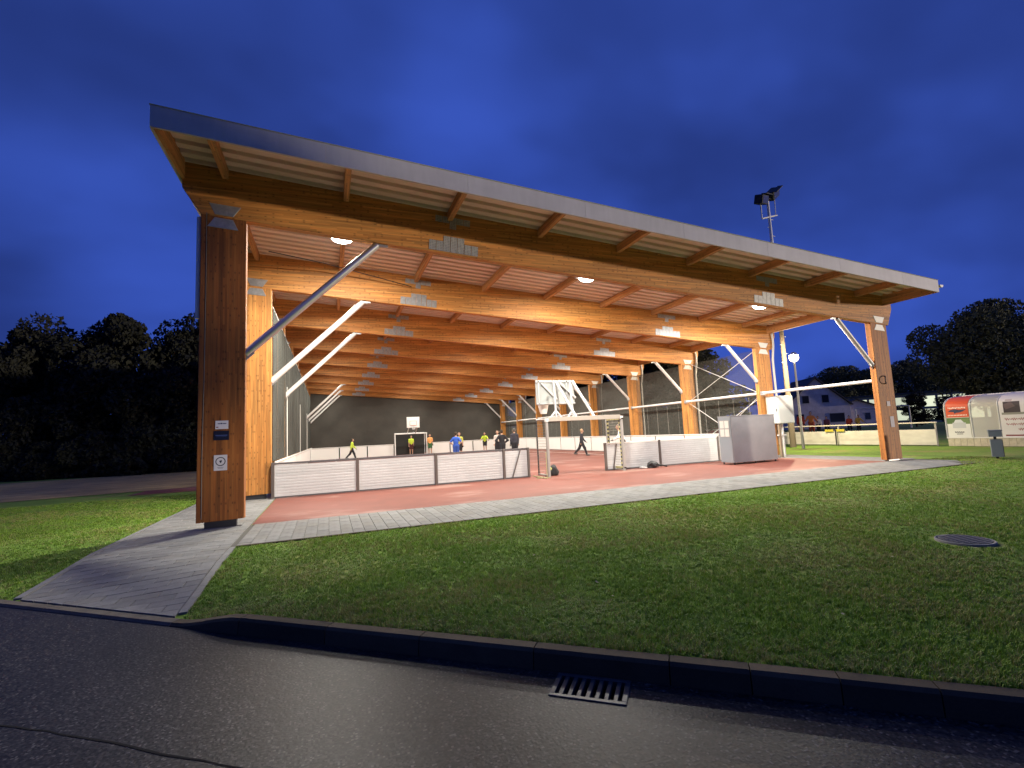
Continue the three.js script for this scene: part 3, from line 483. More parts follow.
// ------------------------------------------------------------------ goals with basketball boards
const clipM = std([0.46, 0.42, 0.20], 0.7);
function ballGoal(label, pos, turn, near) {
  const t = thing('ball_goal', label, 'goal', pos, turn);
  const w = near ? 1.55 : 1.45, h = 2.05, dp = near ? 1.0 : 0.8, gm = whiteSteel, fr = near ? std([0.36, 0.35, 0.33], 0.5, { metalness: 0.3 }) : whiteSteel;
  for (const s of [-1, 1]) {
    obj('post', bx(0.09, h, 0.09, s * w, h / 2, 0, 0, 0, 0, 0.01), fr, t);
    obj('rear_post', rod([s * (w - 0.05), 0, -dp], [s * (w - 0.05), h, -dp], 0.03, 8), s < 0 && near ? darkSteel : fr, t);
    obj('side_bar', [rod([s * w, h - 0.02, 0], [s * (w - 0.05), h - 0.02, -dp], 0.028, 8), rod([s * w, 0.05, 0], [s * (w - 0.05), 0.05, -dp], 0.028, 8)], fr, t);
    obj('joint', bx(0.12, 0.12, 0.12, s * w, h - 0.06, 0, 0, 0, 0, 0.012), capWhite, t);
    const n = new THREE.PlaneGeometry(dp - 0.06, h - 0.1, 1, 1).rotateY(Math.PI / 2).translate(s * (w - 0.02), h / 2, -dp / 2); obj('side_net', boxUV(n, 1), netMat([0.3, 0.29, 0.25], near ? 0.07 : 0.1, 0.1), t);
    // lacing blocks that hold the net to its frame
    if (near && s > 0) {
      const q = w - 0.02;
      for (const [y, z, a, b] of [[h / 2, -0.1, h - 0.15, 0.05], [h / 2, -dp + 0.07, h - 0.15, 0.05], [h - 0.1, -dp / 2, 0.05, dp - 0.12], [0.12, -dp / 2, 0.05, dp - 0.12]]) obj('net_border', bx(0.02, a, b * 1.5, s * q, y, z), black, t);
      for (let i = 0; i < 13; i++) for (const z of [-0.1, -dp + 0.07]) obj('net_clip', bx(0.05, 0.075, 0.07, s * q, 0.14 + i * 0.15, z), clipM, t);
      for (let i = 0; i < 6; i++) for (const y of [h - 0.1, 0.12]) obj('net_clip', bx(0.05, 0.07, 0.075, s * q, y, -0.18 - i * 0.13), clipM, t);
    }
  }
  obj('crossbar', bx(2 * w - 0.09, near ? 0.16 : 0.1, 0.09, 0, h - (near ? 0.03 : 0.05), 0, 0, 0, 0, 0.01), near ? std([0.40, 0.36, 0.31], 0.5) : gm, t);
  obj('rear_bar', rod([-w + 0.05, h, -dp], [w - 0.05, h, -dp], 0.03, 8), fr, t);
  obj('roof_net', boxUV(new THREE.PlaneGeometry(2 * w - 0.1, dp - 0.05).rotateX(-Math.PI / 2).translate(0, h - 0.02, -dp / 2), 0), netMat([0.3, 0.29, 0.25], 0.06, 0.1), t);
  if (!near) obj('back_net', boxUV(new THREE.PlaneGeometry(2 * w - 0.1, h - 0.1).translate(0, h / 2, -dp + 0.02), 0), std([0.03, 0.03, 0.028], 0.95), t);
  // basketball board on struts
  const bz = near ? -1.85 : 1.1, by = near ? 3.14 : 3.0, bw = near ? 1.7 : 1.15, bh = near ? 0.98 : 0.98, bxo = near ? -0.24 : 0.06;
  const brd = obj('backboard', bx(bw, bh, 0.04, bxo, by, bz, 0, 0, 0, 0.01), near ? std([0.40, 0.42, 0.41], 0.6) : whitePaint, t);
  const out = Math.sign(bz); const f = bz + out * 0.024;
  obj('board_marking', [[0.6, 0.03, 0, 0.12], [0.6, 0.03, 0, -0.28], [0.03, 0.42, -0.3, -0.08], [0.03, 0.42, 0.3, -0.08]].map(([a, b, x, y]) => bx(a, b, 0.004, bxo + x, by + y, f)), std([0.2, 0.2, 0.22], 0.6), brd);
  if (near) obj('board_frame', [bx(bw, 0.06, 0.05, bxo, by + bh / 2 - 0.06, bz + 0.05), bx(bw, 0.05, 0.05, bxo, by - bh / 2 + 0.05, bz + 0.05), ...[-0.75, -0.1, 0.5].map(x => bx(0.05, bh, 0.05, bxo + x, by, bz + 0.05))], std([0.5, 0.52, 0.52], 0.5), brd);
  const hx = bxo + (near ? -0.42 : 0.0), hz = bz + out * 0.3, hy = by - bh / 2 + (near ? 0.03 : 0.2);
  obj('hoop', new THREE.TorusGeometry(0.225, 0.016, 8, 28).rotateX(Math.PI / 2).translate(hx, hy, hz), near ? whiteSteel : std([0.5, 0.12, 0.04], 0.5), t);
  obj('hoop_net', new THREE.CylinderGeometry(0.22, 0.13, 0.36, 16, 4, true).translate(hx, hy - 0.19, hz), near ? std([0.75, 0.72, 0.66], 0.9) : netMat([0.7, 0.7, 0.7], 0.2, 0.05), t);
  const st = near ? [[[-0.2, 3.55, bz + 0.06], [-0.33, h, -0.02]], [[0.55, 3.58, bz + 0.06], [0.42, h, -0.02]], [[-0.85, 3.5, bz + 0.06], [-0.2, 2.85, bz + 0.06]], [[-0.05, 3.5, bz + 0.1], [0.62, 2.9, bz + 0.1]]] : [[[-0.32, 2.6, bz], [-0.32, h, 0]], [[0.44, 2.6, bz], [0.44, h, 0]]];
  for (const [a, b] of st) obj('strut', bar(a, b, 0.075, 0.075), std([0.52, 0.53, 0.52], 0.5), t);
  if (near) for (const x of [-0.66, 0.06]) obj('upright', bar([x, h, -dp], [x, 3.55, -dp - 0.1], 0.06, 0.06), std([0.5, 0.52, 0.53], 0.5), t);
  if (near) obj('strut_foot', [bar([-0.95, h, -dp], [-0.68, h + 0.3, -dp - 0.01], 0.05, 0.05), bar([-0.38, h, -dp], [-0.64, h + 0.3, -dp - 0.01], 0.05, 0.05), bar([-0.2, h, -dp], [0.03, h + 0.3, -dp - 0.01], 0.05, 0.05)], whiteSteel, t);
  return t;
}
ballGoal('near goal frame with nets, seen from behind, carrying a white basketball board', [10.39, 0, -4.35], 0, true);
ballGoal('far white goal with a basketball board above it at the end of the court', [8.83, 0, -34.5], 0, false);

// ------------------------------------------------------------------ nets and windscreens
{
  // left curtain net, hanging in folds
  const pleat = (z0, z1, x, y0, y1f, amp) => { const n = Math.round((z0 - z1) / 0.12), pos = [], idx = [], uv = []; for (let i = 0; i <= n; i++) { const z = z0 - (z0 - z1) * i / n, xx = x + amp * Math.sin(i * 1.9 + 1.3 * noise3(i * 0.3, 0, 0)) * (0.5 + noise3(i * 0.21, 4, 0)); for (let j = 0; j <= 4; j++) { const y = mix(y0, y1f, j / 4); pos.push(xx, y, z); uv.push(i * 0.12, y); } } for (let i = 0; i < n; i++) for (let j = 0; j < 4; j++) { const a = i * 5 + j; idx.push(a, a + 1, a + 5, a + 1, a + 6, a + 5); } const g = new THREE.BufferGeometry(); g.setAttribute('position', new THREE.Float32BufferAttribute(pos, 3)); g.setAttribute('uv', new THREE.Float32BufferAttribute(uv, 2)); g.setIndex(idx); g.computeVertexNormals(); return g; };
  const l = thing('ball_net', 'grey green curtain net hanging in folds along the left side of the court', 'net');
  obj('netting', pleat(-5.4, -39.9, 0.0, HB + 0.03, 5.9, 0.05), netMat([0.050, 0.052, 0.043], 0.5, 0.05), l);
  obj('net_rope', [rod([0.0, 5.92, -5.3], [0.0, 5.92, -40], 0.02, 5)], capWhite, l);
  for (const z of [-10.3, -20.3, -30.3]) obj('net_pole', rod([0.05, HB, z], [0.05, 3.9, z], 0.028, 6), plateWhite, l);
  const b = thing('ball_net', 'dark windscreen net closing the far end of the hall', 'net');
  const cloth = std([1, 1, 1], 0.95, { map: tex(512, 512, (u, v) => { const n = fbm(u, v, 5, 4, 5, 55), f = hash(Math.floor(u * 512), Math.floor(v * 512), 5); return lin([0.060, 0.055, 0.047], 0.55 + 0.75 * n + 0.2 * f); }, { rep: [9, 6] }) });
  for (let i = 0; i < 4; i++) { const g = new THREE.PlaneGeometry(5.4, 5.6, 16, 8).translate(2.3 + i * 5.2, HB + 2.75, -40.25); const p = g.attributes.position; for (let q = 0; q < p.count; q++) p.setZ(q, p.getZ(q) - i * 0.02 + 0.12 * (noise3(p.getX(q) * 0.8, p.getY(q) * 0.6, 1) - 0.5)); g.computeVertexNormals(); obj('netting', planXY(g), cloth, b); }
  const r = thing('ball_net', 'dark see-through net stretched between the right columns', 'net');
  for (let k = 1; k < 8; k++) { const g = new THREE.PlaneGeometry(4.8, 4.9 - HB, 8, 6).rotateY(Math.PI / 2).translate(W + 0.55, HB + (4.9 - HB) / 2, -5 * k - 2.6); const n = obj('netting', boxUV(g, 2), netMat([0.09, 0.088, 0.075], k === 1 ? 0.20 : k === 2 ? 0.34 : 0.62, 0.05), r); for (let i = 1; i < 5; i++) obj('seam', rod([W + 0.56, HB, -5 * k - 0.2 - i * 0.96], [W + 0.56, 2.75, -5 * k - 0.2 - i * 0.96], 0.012, 5), std([0.3, 0.29, 0.26], 0.8), n); }
}
function planXY(g) { const p = g.attributes.position, uv = new Float32Array(p.count * 2); for (let i = 0; i < p.count; i++) { uv[i * 2] = p.getX(i); uv[i * 2 + 1] = p.getY(i); } g.setAttribute('uv', new THREE.BufferAttribute(uv, 2)); return g; }

// ------------------------------------------------------------------ locker, cabinet, bags
{
  const t = thing('storage_locker', 'tall grey storage locker on feet at the right end of the front boards', 'locker', [15.93, 0, -3.02]);
  const gm = std([1, 1, 1], 0.78, { map: tex(256, 256, (u, v) => { const n = fbm(u, v, 4, 4, 4, 44); return lin([0.31, 0.31, 0.33], 0.85 + 0.3 * (n - 0.5)); }, { rep: [2, 2] }) });
  obj('front_panel', bx(2.22, 1.74, 0.03, 1.11, 0.955, 0, 0, 0, 0, 0.006), gm, t);
  obj('side_panel', bx(0.03, 1.74, 0.60, 0.0, 0.955, -0.32, 0, 0, 0, 0.006), std([0.32, 0.36, 0.40], 0.45, { metalness: 0.2 }), t);
  obj('side_panel', bx(0.03, 1.74, 0.60, 2.22, 0.955, -0.32, 0, 0, 0, 0.006), gm, t);
  obj('back_panel', bx(2.22, 1.74, 0.03, 1.11, 0.955, -0.64, 0, 0, 0, 0.006), gm, t);
  obj('lid', bx(2.26, 0.03, 0.68, 1.11, 1.84, -0.32, 0, 0, 0, 0.006), gm, t);
  const wn = obj('side_window', bx(0.012, 0.66, 0.5, -0.022, 1.37, -0.32), std([0.36, 0.38, 0.38], 0.5), t);
  for (const y of [1.21, 1.53]) for (const z of [-0.44, -0.2]) obj('pane', bx(0.01, 0.28, 0.2, -0.03, y, z), std([0.75, 0.75, 0.70], 0.4), wn);
  for (const [x, z] of [[0.06, -0.05], [0.06, -0.58], [1.1, -0.05], [2.14, -0.05], [2.14, -0.58], [1.1, -0.58]]) obj('foot', new THREE.CylinderGeometry(0.03, 0.03, 0.09, 8).translate(x, 0.045, z), darkSteel, t);
  const c = thing('control_cabinet', 'white metal cabinet mounted high on the second right column', 'cabinet', [19.98, 0, -4.99]);
  const wm = std([0.66, 0.70, 0.66], 0.45);
  obj('body', bx(0.92, 1.22, 0.6, 0.5, 2.06, 0.32, 0, 0, 0, 0.012), wm, c);
  obj('door', bx(0.88, 1.16, 0.02, 0.5, 2.06, 0.632, 0, 0, 0, 0.006), wm, c);
  obj('side_door', bx(0.02, 1.16, 0.56, 0.03, 2.06, 0.32, 0, 0, 0, 0.006), wm, c);
  obj('handle', bx(0.02, 0.14, 0.03, 0.012, 2.05, 0.55), darkSteel, c);
  obj('support_post', bx(0.08, 1.45, 0.08, 0.12, 0.725, 0.5), std([0.30, 0.22, 0.14], 0.7), c);
  obj('support_post', bx(0.06, 1.45, 0.06, 0.32, 0.725, 0.5), capWhite, c);
  obj('support_bar', bx(0.5, 0.06, 0.05, 0.25, 0.95, 0.5), capWhite, c);
  const lump = (r, seed, sx, sy, sz) => { const g = new THREE.IcosahedronGeometry(r, 3); const p = g.attributes.position; for (let i = 0; i < p.count; i++) { const n = 0.72 + 0.55 * fbm3(p.getX(i) * 5 + seed, p.getY(i) * 5, p.getZ(i) * 5, 2, seed); p.setXYZ(i, p.getX(i) * n * sx, Math.max(p.getY(i) * n * sy, -r * sy * 0.55), p.getZ(i) * n * sz); } g.computeVertexNormals(); return g.translate(0, r * sy * 0.55, 0); };
  const b1 = thing('sports_bag', 'black sports bag lying at the foot of the near goal post', 'bag', [9.2, 0, -4.75]);
  obj('bag_body', lump(0.24, 3, 0.9, 1.0, 0.7), black, b1); obj('bag_top', lump(0.1, 5, 1, 0.8, 1).translate(-0.12, 0.2, 0), std([0.4, 0.42, 0.1], 0.8), b1);
  const b2 = thing('backpack', 'dark backpack leaning on the boards right of the near goal', 'backpack', [13.35, 0, -4.55]);
  obj('bag_body', lump(0.3, 9, 0.8, 0.55, 0.6), black, b2); obj('strap', tube([[0.15, 0.12, 0.05], [0.4, 0.08, 0.1], [0.62, 0.03, 0.06]], 0.03, 14, 5), black, b2);
  tag(obj('towel', lump(0.14, 13, 1.3, 0.4, 0.9).translate(12.95, 0, -4.6), std([0.5, 0.5, 0.5], 0.9)), 'small pale bundle on the floor left of the dark backpack', 'towel');
  tag(obj('bottle_stand', [bx(0.02, 0.9, 0.02, 8.55, 0.45, -3.9), bx(0.5, 0.025, 0.05, 8.5, 0.02, -4.1), bx(0.03, 0.03, 1.2, 8.5, 0.025, -4.4)], std([0.4, 0.38, 0.2], 0.7)), 'thin pole and floor bar by the left post of the near goal', 'net pole');
}

// ------------------------------------------------------------------ far right: fence, dugout, bin, lamp, mast
{
  const f = thing('pitch_fence', 'white board fence with a pale handrail along the football pitch', 'fence');
  const fm = std([1, 1, 1], 0.7, { map: tex(512, 128, (u, v) => { const n = fbm(u, v, 7, 3, 5, 81); return lin([0.66, 0.64, 0.57], 0.72 + 0.5 * (n - 0.2) - 0.25 * sstep(0.3, 0, v) * n); }, { rep: [4, 0.8] }) });
  let z = -3.45; for (let i = 0; i < 14; i++) { const L = 2.4; obj('fence_board', bx(0.03, 0.76, L - 0.02, 29.1, 0.43, z - L / 2), fm, f); obj('fence_post', bx(0.06, 1.12, 0.06, 29.16, 0.56, z - 0.03), std([0.35, 0.33, 0.29], 0.7), f); z -= L; }
  obj('handrail', bx(0.09, 0.06, 33.6, 29.14, 1.14, -3.4 - 16.8, 0, 0, 0, 0.012), std([0.62, 0.57, 0.47], 0.6), f);
  tag(obj('yellow_sign', [bx(0.03, 0.13, 0.5, 29.02, 0.86, -8.1), bx(0.03, 0.13, 0.5, 29.02, 0.86, -8.75)], std([0.5, 0.42, 0.05], 0.6)), 'pair of yellow boards fixed under the pitch handrail', 'board');
  tag(obj('grey_post', bx(0.05, 0.95, 0.05, 28.9, 0.47, -8.3), darkSteel), 'thin dark post in front of the white fence below the yellow boards', 'post');

  const d = thing('team_shelter', 'curved clear team shelter with printed banners on a plank base', 'shelter', [29.0, 0, -2.95]);
  const planks = std([1, 1, 1], 0.8, { map: concTex(27, [0.56, 0.50, 0.38], [0.6, 0.6]) });
  for (let i = 0; i < 24; i++) obj('plank', bx(0.03, 0.36, 0.238, 0, 0.19, 0.125 + i * 0.245, 0, 0, 0, 0.004), planks, d);
  obj('sill', bx(0.06, 0.04, 5.95, 0, 0.39, 2.95), capWhite, d);
  const arc = []; for (let i = 0; i <= 12; i++) { const a = i / 12; const y = a < 0.62 ? mix(0.41, 1.85, a / 0.62) : 1.85 + 0.45 * Math.sin((a - 0.62) / 0.38 * Math.PI / 2), x = a < 0.62 ? 0 : 0.95 * (1 - Math.cos((a - 0.62) / 0.38 * Math.PI / 2)); arc.push([x, y]); }
  arc.push([1.5, 2.34]);
  const sheet = (z0, z1, off) => { const pos = [], uv = [], idx = []; let L = [0]; for (let i = 1; i < arc.length; i++) L.push(L[i - 1] + Math.hypot(arc[i][0] - arc[i - 1][0], arc[i][1] - arc[i - 1][1])); arc.forEach(([x, y], i) => { for (const z of [z0, z1]) { pos.push(x - off, y + off * 0.3, z); uv.push(z === z0 ? 0 : 1, Math.min(1, L[i] / 2.15)); } }); for (let i = 0; i < arc.length - 1; i++) idx.push(i * 2, i * 2 + 1, i * 2 + 2, i * 2 + 1, i * 2 + 3, i * 2 + 2); const g = new THREE.BufferGeometry(); g.setAttribute('position', new THREE.Float32BufferAttribute(pos, 3)); g.setAttribute('uv', new THREE.Float32BufferAttribute(uv, 2)); g.setIndex(idx); g.computeVertexNormals(); return g; };
  const clear = new THREE.MeshPhysicalMaterial({ color: new THREE.Color().setRGB(0.80, 0.78, 0.70), roughness: 0.42, transmission: 0.55, thickness: 0, side: THREE.DoubleSide });
  for (let i = 0; i < 6; i++) obj('clear_panel', sheet(i * 0.99 + 0.02, i * 0.99 + 0.97, 0), clear, d);
  for (let i = 0; i <= 6; i++) { const pts = arc.map(([x, y]) => [x - 0.01, y, i * 0.99]); obj('hoop_frame', tube(pts, 0.022, 30, 6), whiteSteel, d); }
  obj('frame_bar', [rod([1.5, 2.34, 0], [1.5, 2.34, 5.94], 0.03, 6), rod([1.5, 0, 0], [1.5, 2.34, 0], 0.03, 6), rod([1.5, 0, 5.94], [1.5, 2.34, 5.94], 0.03, 6)], whiteSteel, d);
  obj('bench', [bx(0.4, 0.05, 5.6, 0.6, 0.45, 2.97), bx(0.05, 0.4, 0.05, 0.6, 0.22, 0.5), bx(0.05, 0.4, 0.05, 0.6, 0.22, 5.4)], std([0.3, 0.24, 0.16], 0.7), d);
  const p1 = canvasMat(256, 512, (x, w, h) => { x.fillStyle = '#d9d9d6'; x.fillRect(0, 0, w, h); x.fillStyle = '#c4502c'; x.fillRect(0, 0, w, 292); x.fillStyle = '#e7dcd4'; for (let i = 0; i < 12; i++) x.fillRect(28 + i * 17, 178 + (i % 3) * 2, 11, 14); x.fillStyle = '#27304f'; x.beginPath(); x.moveTo(24, 226); x.quadraticCurveTo(90, 186, 150, 212); x.lineTo(236, 204); x.quadraticCurveTo(180, 244, 120, 240); x.lineTo(96, 252); x.lineTo(92, 234); x.fill(); x.fillStyle = '#e7dcd4'; for (let i = 0; i < 13; i++) x.fillRect(20 + i * 17, 262, 10, 13); x.fillStyle = '#4f6a3c'; x.fillRect(0, 296, w, 66); x.fillStyle = '#6d8556'; x.fillRect(150, 306, 106, 60); x.fillStyle = '#c9ccd2'; x.beginPath(); x.moveTo(66, 366); x.lineTo(98, 318); x.lineTo(160, 316); x.lineTo(206, 366); x.fill(); x.fillStyle = '#b9bcc0'; x.fillRect(60, 350, 150, 60); x.fillStyle = '#3a3a40'; for (let i = 0; i < 9; i++) x.fillRect(76 + i * 12, 446 + (i % 2) * 3, 8, 16); for (let i = 0; i < 6; i++) x.fillRect(96 + i * 12, 470, 8, 10); });
  const p3 = canvasMat(512, 512, (x, w, h) => { x.fillStyle = '#dad6d6'; x.fillRect(0, 0, w, h); x.fillStyle = '#3a2f35'; x.fillRect(40, 150, 150, 112); x.fillStyle = '#5c4a4c'; x.beginPath(); x.moveTo(40, 180); x.lineTo(110, 150); x.lineTo(150, 200); x.lineTo(60, 230); x.fill(); x.fillStyle = '#b9aeb0'; x.fillRect(60, 120, 60, 26); x.fillStyle = '#8c8a80'; x.fillRect(20, 262, 240, 22); x.strokeStyle = '#8a3b3f'; x.lineWidth = 5; for (let r = 0; r < 3; r++) { x.beginPath(); const x0 = [40, 50, 150][r], x1 = [480, 470, 380][r], y = 330 + r * 52; x.moveTo(x0, y); for (let q = x0; q < x1; q += 9) x.lineTo(q + 4, y + Math.sin(q * 1.7 + r) * 11); x.stroke(); } x.fillStyle = '#7a2f32'; x.fillRect(30, 488, 460, 14); });
  for (const m of [p1, p3]) { m.map.flipY = true; m.roughness = 0.38; }
  obj('banner', sheet(0.06, 0.93, 0.012), p1, d); obj('banner', sheet(2.02, 3.9, 0.012), p3, d);

  const b = thing('litter_bin', 'grey litter bin with a square hood on the right lawn', 'bin', [22.1, 0, 1.95], 0.5);
  const bm = std([0.17, 0.19, 0.22], 0.5, { metalness: 0.3 });
  obj('bin_body', [bx(0.30, 0.56, 0.02, 0, 0.36, 0.13), bx(0.30, 0.56, 0.02, 0, 0.36, -0.13), bx(0.02, 0.56, 0.26, -0.15, 0.36, 0), bx(0.02, 0.56, 0.26, 0.15, 0.36, 0), bx(0.3, 0.02, 0.26, 0, 0.09, 0)], bm, b);
  obj('hood', [bx(0.38, 0.035, 0.34, 0, 0.93, 0, 0, 0, 0, 0.01), bx(0.36, 0.2, 0.02, 0, 0.83, -0.15), bx(0.02, 0.2, 0.3, -0.17, 0.83, 0), bx(0.02, 0.2, 0.3, 0.17, 0.83, 0)], bm, b);
  obj('bin_post', bx(0.07, 0.9, 0.07, 0.21, 0.45, 0), darkSteel, b); obj('bin_slat', [-0.08, 0.03].map(x => bx(0.05, 0.54, 0.012, x, 0.36, 0.146)), black, b);

  const m = thing('floodlight_mast', 'tall mast with two dark unlit floodlights above the roof', 'mast', [26.95, 0, -9.5]);
  obj('pole', new THREE.CylinderGeometry(0.105, 0.17, 9.0, 12).translate(0, 4.5, 0), std([0.16, 0.13, 0.09], 0.85), m); obj('pole_top', new THREE.CylinderGeometry(0.075, 0.105, 6.0, 12).translate(0, 12, 0), plateWhite, m);
  const ca = 0.35;
  for (let i = 0; i < 18; i++) obj('rung', rod([-0.22 + (i % 2) * 0.22, 5 + i * 0.52, 0], [(i % 2) * 0.3, 5 + i * 0.52, 0], 0.018, 6), plateWhite, m);
  obj('crossarm', [rod([-0.85, 13.7, 0.2], [0.9, 14.3, -0.2], 0.05, 8), rod([-0.85, 13.7, 0.2], [-0.85, 14.6, 0.2], 0.04, 8), rod([0.8, 14.3, -0.2], [0.85, 15.3, -0.2], 0.025, 8)], plateWhite, m);
  const head = (x, y, z, rz) => { const h = new THREE.Mesh(new RoundedBoxGeometry(0.95, 0.55, 0.5, 2, 0.06), black); h.name = 'floodlight'; h.position.set(x, y, z); h.rotation.set(0.3, 0.4, rz); m.add(shade(h)); obj('visor', bx(1.0, 0.04, 0.3, 0, 0.3, 0.3), black, h); obj('glass', bx(0.82, 0.42, 0.02, 0, 0, 0.255), std([0.06, 0.06, 0.08], 0.15), h); };
  head(-0.75, 14.9, 0.2, 0.1); head(0.72, 15.65, -0.2, 0.55); obj('head_bracket', rod([-0.5, 14.8, 0.1], [0.7, 15.5, -0.2], 0.05, 6), black, m);

  const s = thing('street_lamp', 'lit street lamp with warm orange light beyond the second right column', 'street lamp', [25.55, 0, -7.75]);
  obj('pole', new THREE.CylinderGeometry(0.045, 0.075, 4.74, 10).translate(0, 2.37, 0), std([0.35, 0.34, 0.32], 0.5, { metalness: 0.4 }), s);
  obj('head', new THREE.CylinderGeometry(0.08, 0.22, 0.16, 16).translate(0, 5.2, 0), std([0.3, 0.3, 0.3], 0.5), s);
  obj('lens', new THREE.SphereGeometry(0.235, 24, 16).translate(0, 4.98, 0), new THREE.MeshStandardMaterial({ color: 0xffffff, emissive: new THREE.Color(1, 0.78, 0.42), emissiveIntensity: 9, roughness: 0.5 }), s);
  const pl = new THREE.PointLight(new THREE.Color(1, 0.80, 0.52), 190); pl.position.set(0, 4.98, 0); pl.castShadow = true; pl.shadow.radius = 3; s.add(pl);
}

// ------------------------------------------------------------------ trees
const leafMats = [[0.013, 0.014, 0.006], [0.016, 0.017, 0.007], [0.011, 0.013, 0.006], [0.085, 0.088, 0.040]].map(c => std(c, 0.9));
const bark = std([0.06, 0.05, 0.038], 0.95);
function crownGeo(seed, n, leaf, R, H, low) {
  const r = mulberry(seed), pos = [], idx = []; const blobs = [];
  const nb = 26; for (let i = 0; i < nb; i++) { const a = r() * 6.283, y = low + (H - low) * (i + 0.5) / nb, t = (y - low) / (H - low), rad = R * Math.sqrt(Math.max(0.05, 1 - Math.pow(Math.abs(t - 0.42) / 0.62, 2.2))); const q = Math.sqrt(r()) * 0.8; blobs.push([Math.cos(a) * rad * q, y, Math.sin(a) * rad * q, R * (0.24 + 0.24 * r())]); }
  for (let i = 0; i < n; i++) {
    const b = blobs[Math.floor(r() * nb)]; let x, y, z, l; do { x = r() * 2 - 1; y = r() * 2 - 1; z = r() * 2 - 1; l = Math.hypot(x, y, z); } while (l > 1 || l < 0.05); const k = Math.pow(l, -0.3) ; x *= k; y *= k; z *= k;
    const px = b[0] + x * b[3], py = b[1] + y * b[3] * 0.78, pz = b[2] + z * b[3]; if (fbm3(px * 1.7, py * 1.7, pz * 1.7, 2, seed) < 0.36) continue;
    const s = leaf * (0.55 + 0.9 * r()), q = new THREE.Quaternion().setFromEuler(new THREE.Euler(r() * 6.28, r() * 6.28, r() * 6.28)), o = pos.length / 3;
    for (const v of [[-1, 0, 0], [0, 0.25, -0.55], [1, 0, 0], [0, 0.25, 0.55]]) { const w = V(...v).multiplyScalar(s).applyQuaternion(q); pos.push(px + w.x, py + w.y, pz + w.z); } idx.push(o, o + 1, o + 2, o, o + 2, o + 3);
  }
  const g = new THREE.BufferGeometry(); g.setAttribute('position', new THREE.Float32BufferAttribute(pos, 3)); g.setIndex(idx); g.computeVertexNormals(); return [g, blobs];
}
function treeModel(seed, n, leaf, R, H, low, mat) {
  const [g, blobs] = crownGeo(seed, n, leaf, R, H, low); const r = mulberry(seed + 1), tr = [rod([0, -0.1, 0], [0.1, low + (H - low) * 0.35, 0.05], R * 0.065, 8, R * 0.035), rod([0.1, low + (H - low) * 0.35, 0.05], [0.0, H * 0.85, 0], R * 0.035, 6, 0.03)];
  blobs.slice(0, 14).forEach(b => tr.push(rod([0.05, Math.max(low * 0.7, b[1] - R * 0.5), 0], [b[0], b[1], b[2]], R * 0.018, 5, 0.015)));
  return { crown: g, trunk: mergeGeometries(tr.map(q => q.toNonIndexed())), mat };
}
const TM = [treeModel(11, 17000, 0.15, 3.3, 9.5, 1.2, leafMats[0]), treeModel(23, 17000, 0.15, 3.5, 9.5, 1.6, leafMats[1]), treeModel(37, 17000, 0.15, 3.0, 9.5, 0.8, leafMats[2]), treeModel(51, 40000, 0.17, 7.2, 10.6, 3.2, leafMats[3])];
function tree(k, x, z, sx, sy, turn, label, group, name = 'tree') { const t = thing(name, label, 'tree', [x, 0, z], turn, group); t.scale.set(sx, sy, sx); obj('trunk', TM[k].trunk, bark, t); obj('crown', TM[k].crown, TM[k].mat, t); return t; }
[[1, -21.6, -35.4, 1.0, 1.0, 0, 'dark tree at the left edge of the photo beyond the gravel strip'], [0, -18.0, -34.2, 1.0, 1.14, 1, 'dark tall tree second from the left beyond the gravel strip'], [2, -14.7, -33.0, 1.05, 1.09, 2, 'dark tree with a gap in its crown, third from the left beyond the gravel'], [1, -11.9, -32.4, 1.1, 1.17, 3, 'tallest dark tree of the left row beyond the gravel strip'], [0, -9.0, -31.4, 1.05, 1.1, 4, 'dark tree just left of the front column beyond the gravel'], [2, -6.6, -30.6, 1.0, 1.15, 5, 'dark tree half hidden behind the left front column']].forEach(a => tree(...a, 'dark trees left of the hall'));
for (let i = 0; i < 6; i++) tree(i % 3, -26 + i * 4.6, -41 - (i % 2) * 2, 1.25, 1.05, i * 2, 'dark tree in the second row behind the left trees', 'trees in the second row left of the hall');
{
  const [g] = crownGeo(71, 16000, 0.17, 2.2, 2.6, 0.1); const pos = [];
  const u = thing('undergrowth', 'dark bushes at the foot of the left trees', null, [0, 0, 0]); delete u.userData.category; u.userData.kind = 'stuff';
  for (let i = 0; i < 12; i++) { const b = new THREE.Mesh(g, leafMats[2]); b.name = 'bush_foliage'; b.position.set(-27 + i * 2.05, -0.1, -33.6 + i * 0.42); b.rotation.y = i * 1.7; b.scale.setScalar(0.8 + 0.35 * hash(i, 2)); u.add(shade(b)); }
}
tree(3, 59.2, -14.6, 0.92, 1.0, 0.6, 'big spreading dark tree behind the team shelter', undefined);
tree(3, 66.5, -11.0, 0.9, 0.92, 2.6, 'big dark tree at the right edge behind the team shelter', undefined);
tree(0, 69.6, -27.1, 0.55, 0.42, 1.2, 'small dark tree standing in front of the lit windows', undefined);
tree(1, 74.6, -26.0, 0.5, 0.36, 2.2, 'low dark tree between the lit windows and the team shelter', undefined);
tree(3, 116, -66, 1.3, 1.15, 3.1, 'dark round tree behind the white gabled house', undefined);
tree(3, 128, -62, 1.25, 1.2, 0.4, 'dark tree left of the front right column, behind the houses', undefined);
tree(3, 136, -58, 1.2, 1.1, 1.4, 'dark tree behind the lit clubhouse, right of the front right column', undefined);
for (let i = 0; i < 9; i++) tree(i % 3, 27 + (i % 2) * 2.5, -17 - i * 4.2, 1.25, 0.86 + 0.1 * hash(i, 7), i * 1.3, 'dark tree behind the net on the right side of the court', 'dark trees behind the right net');

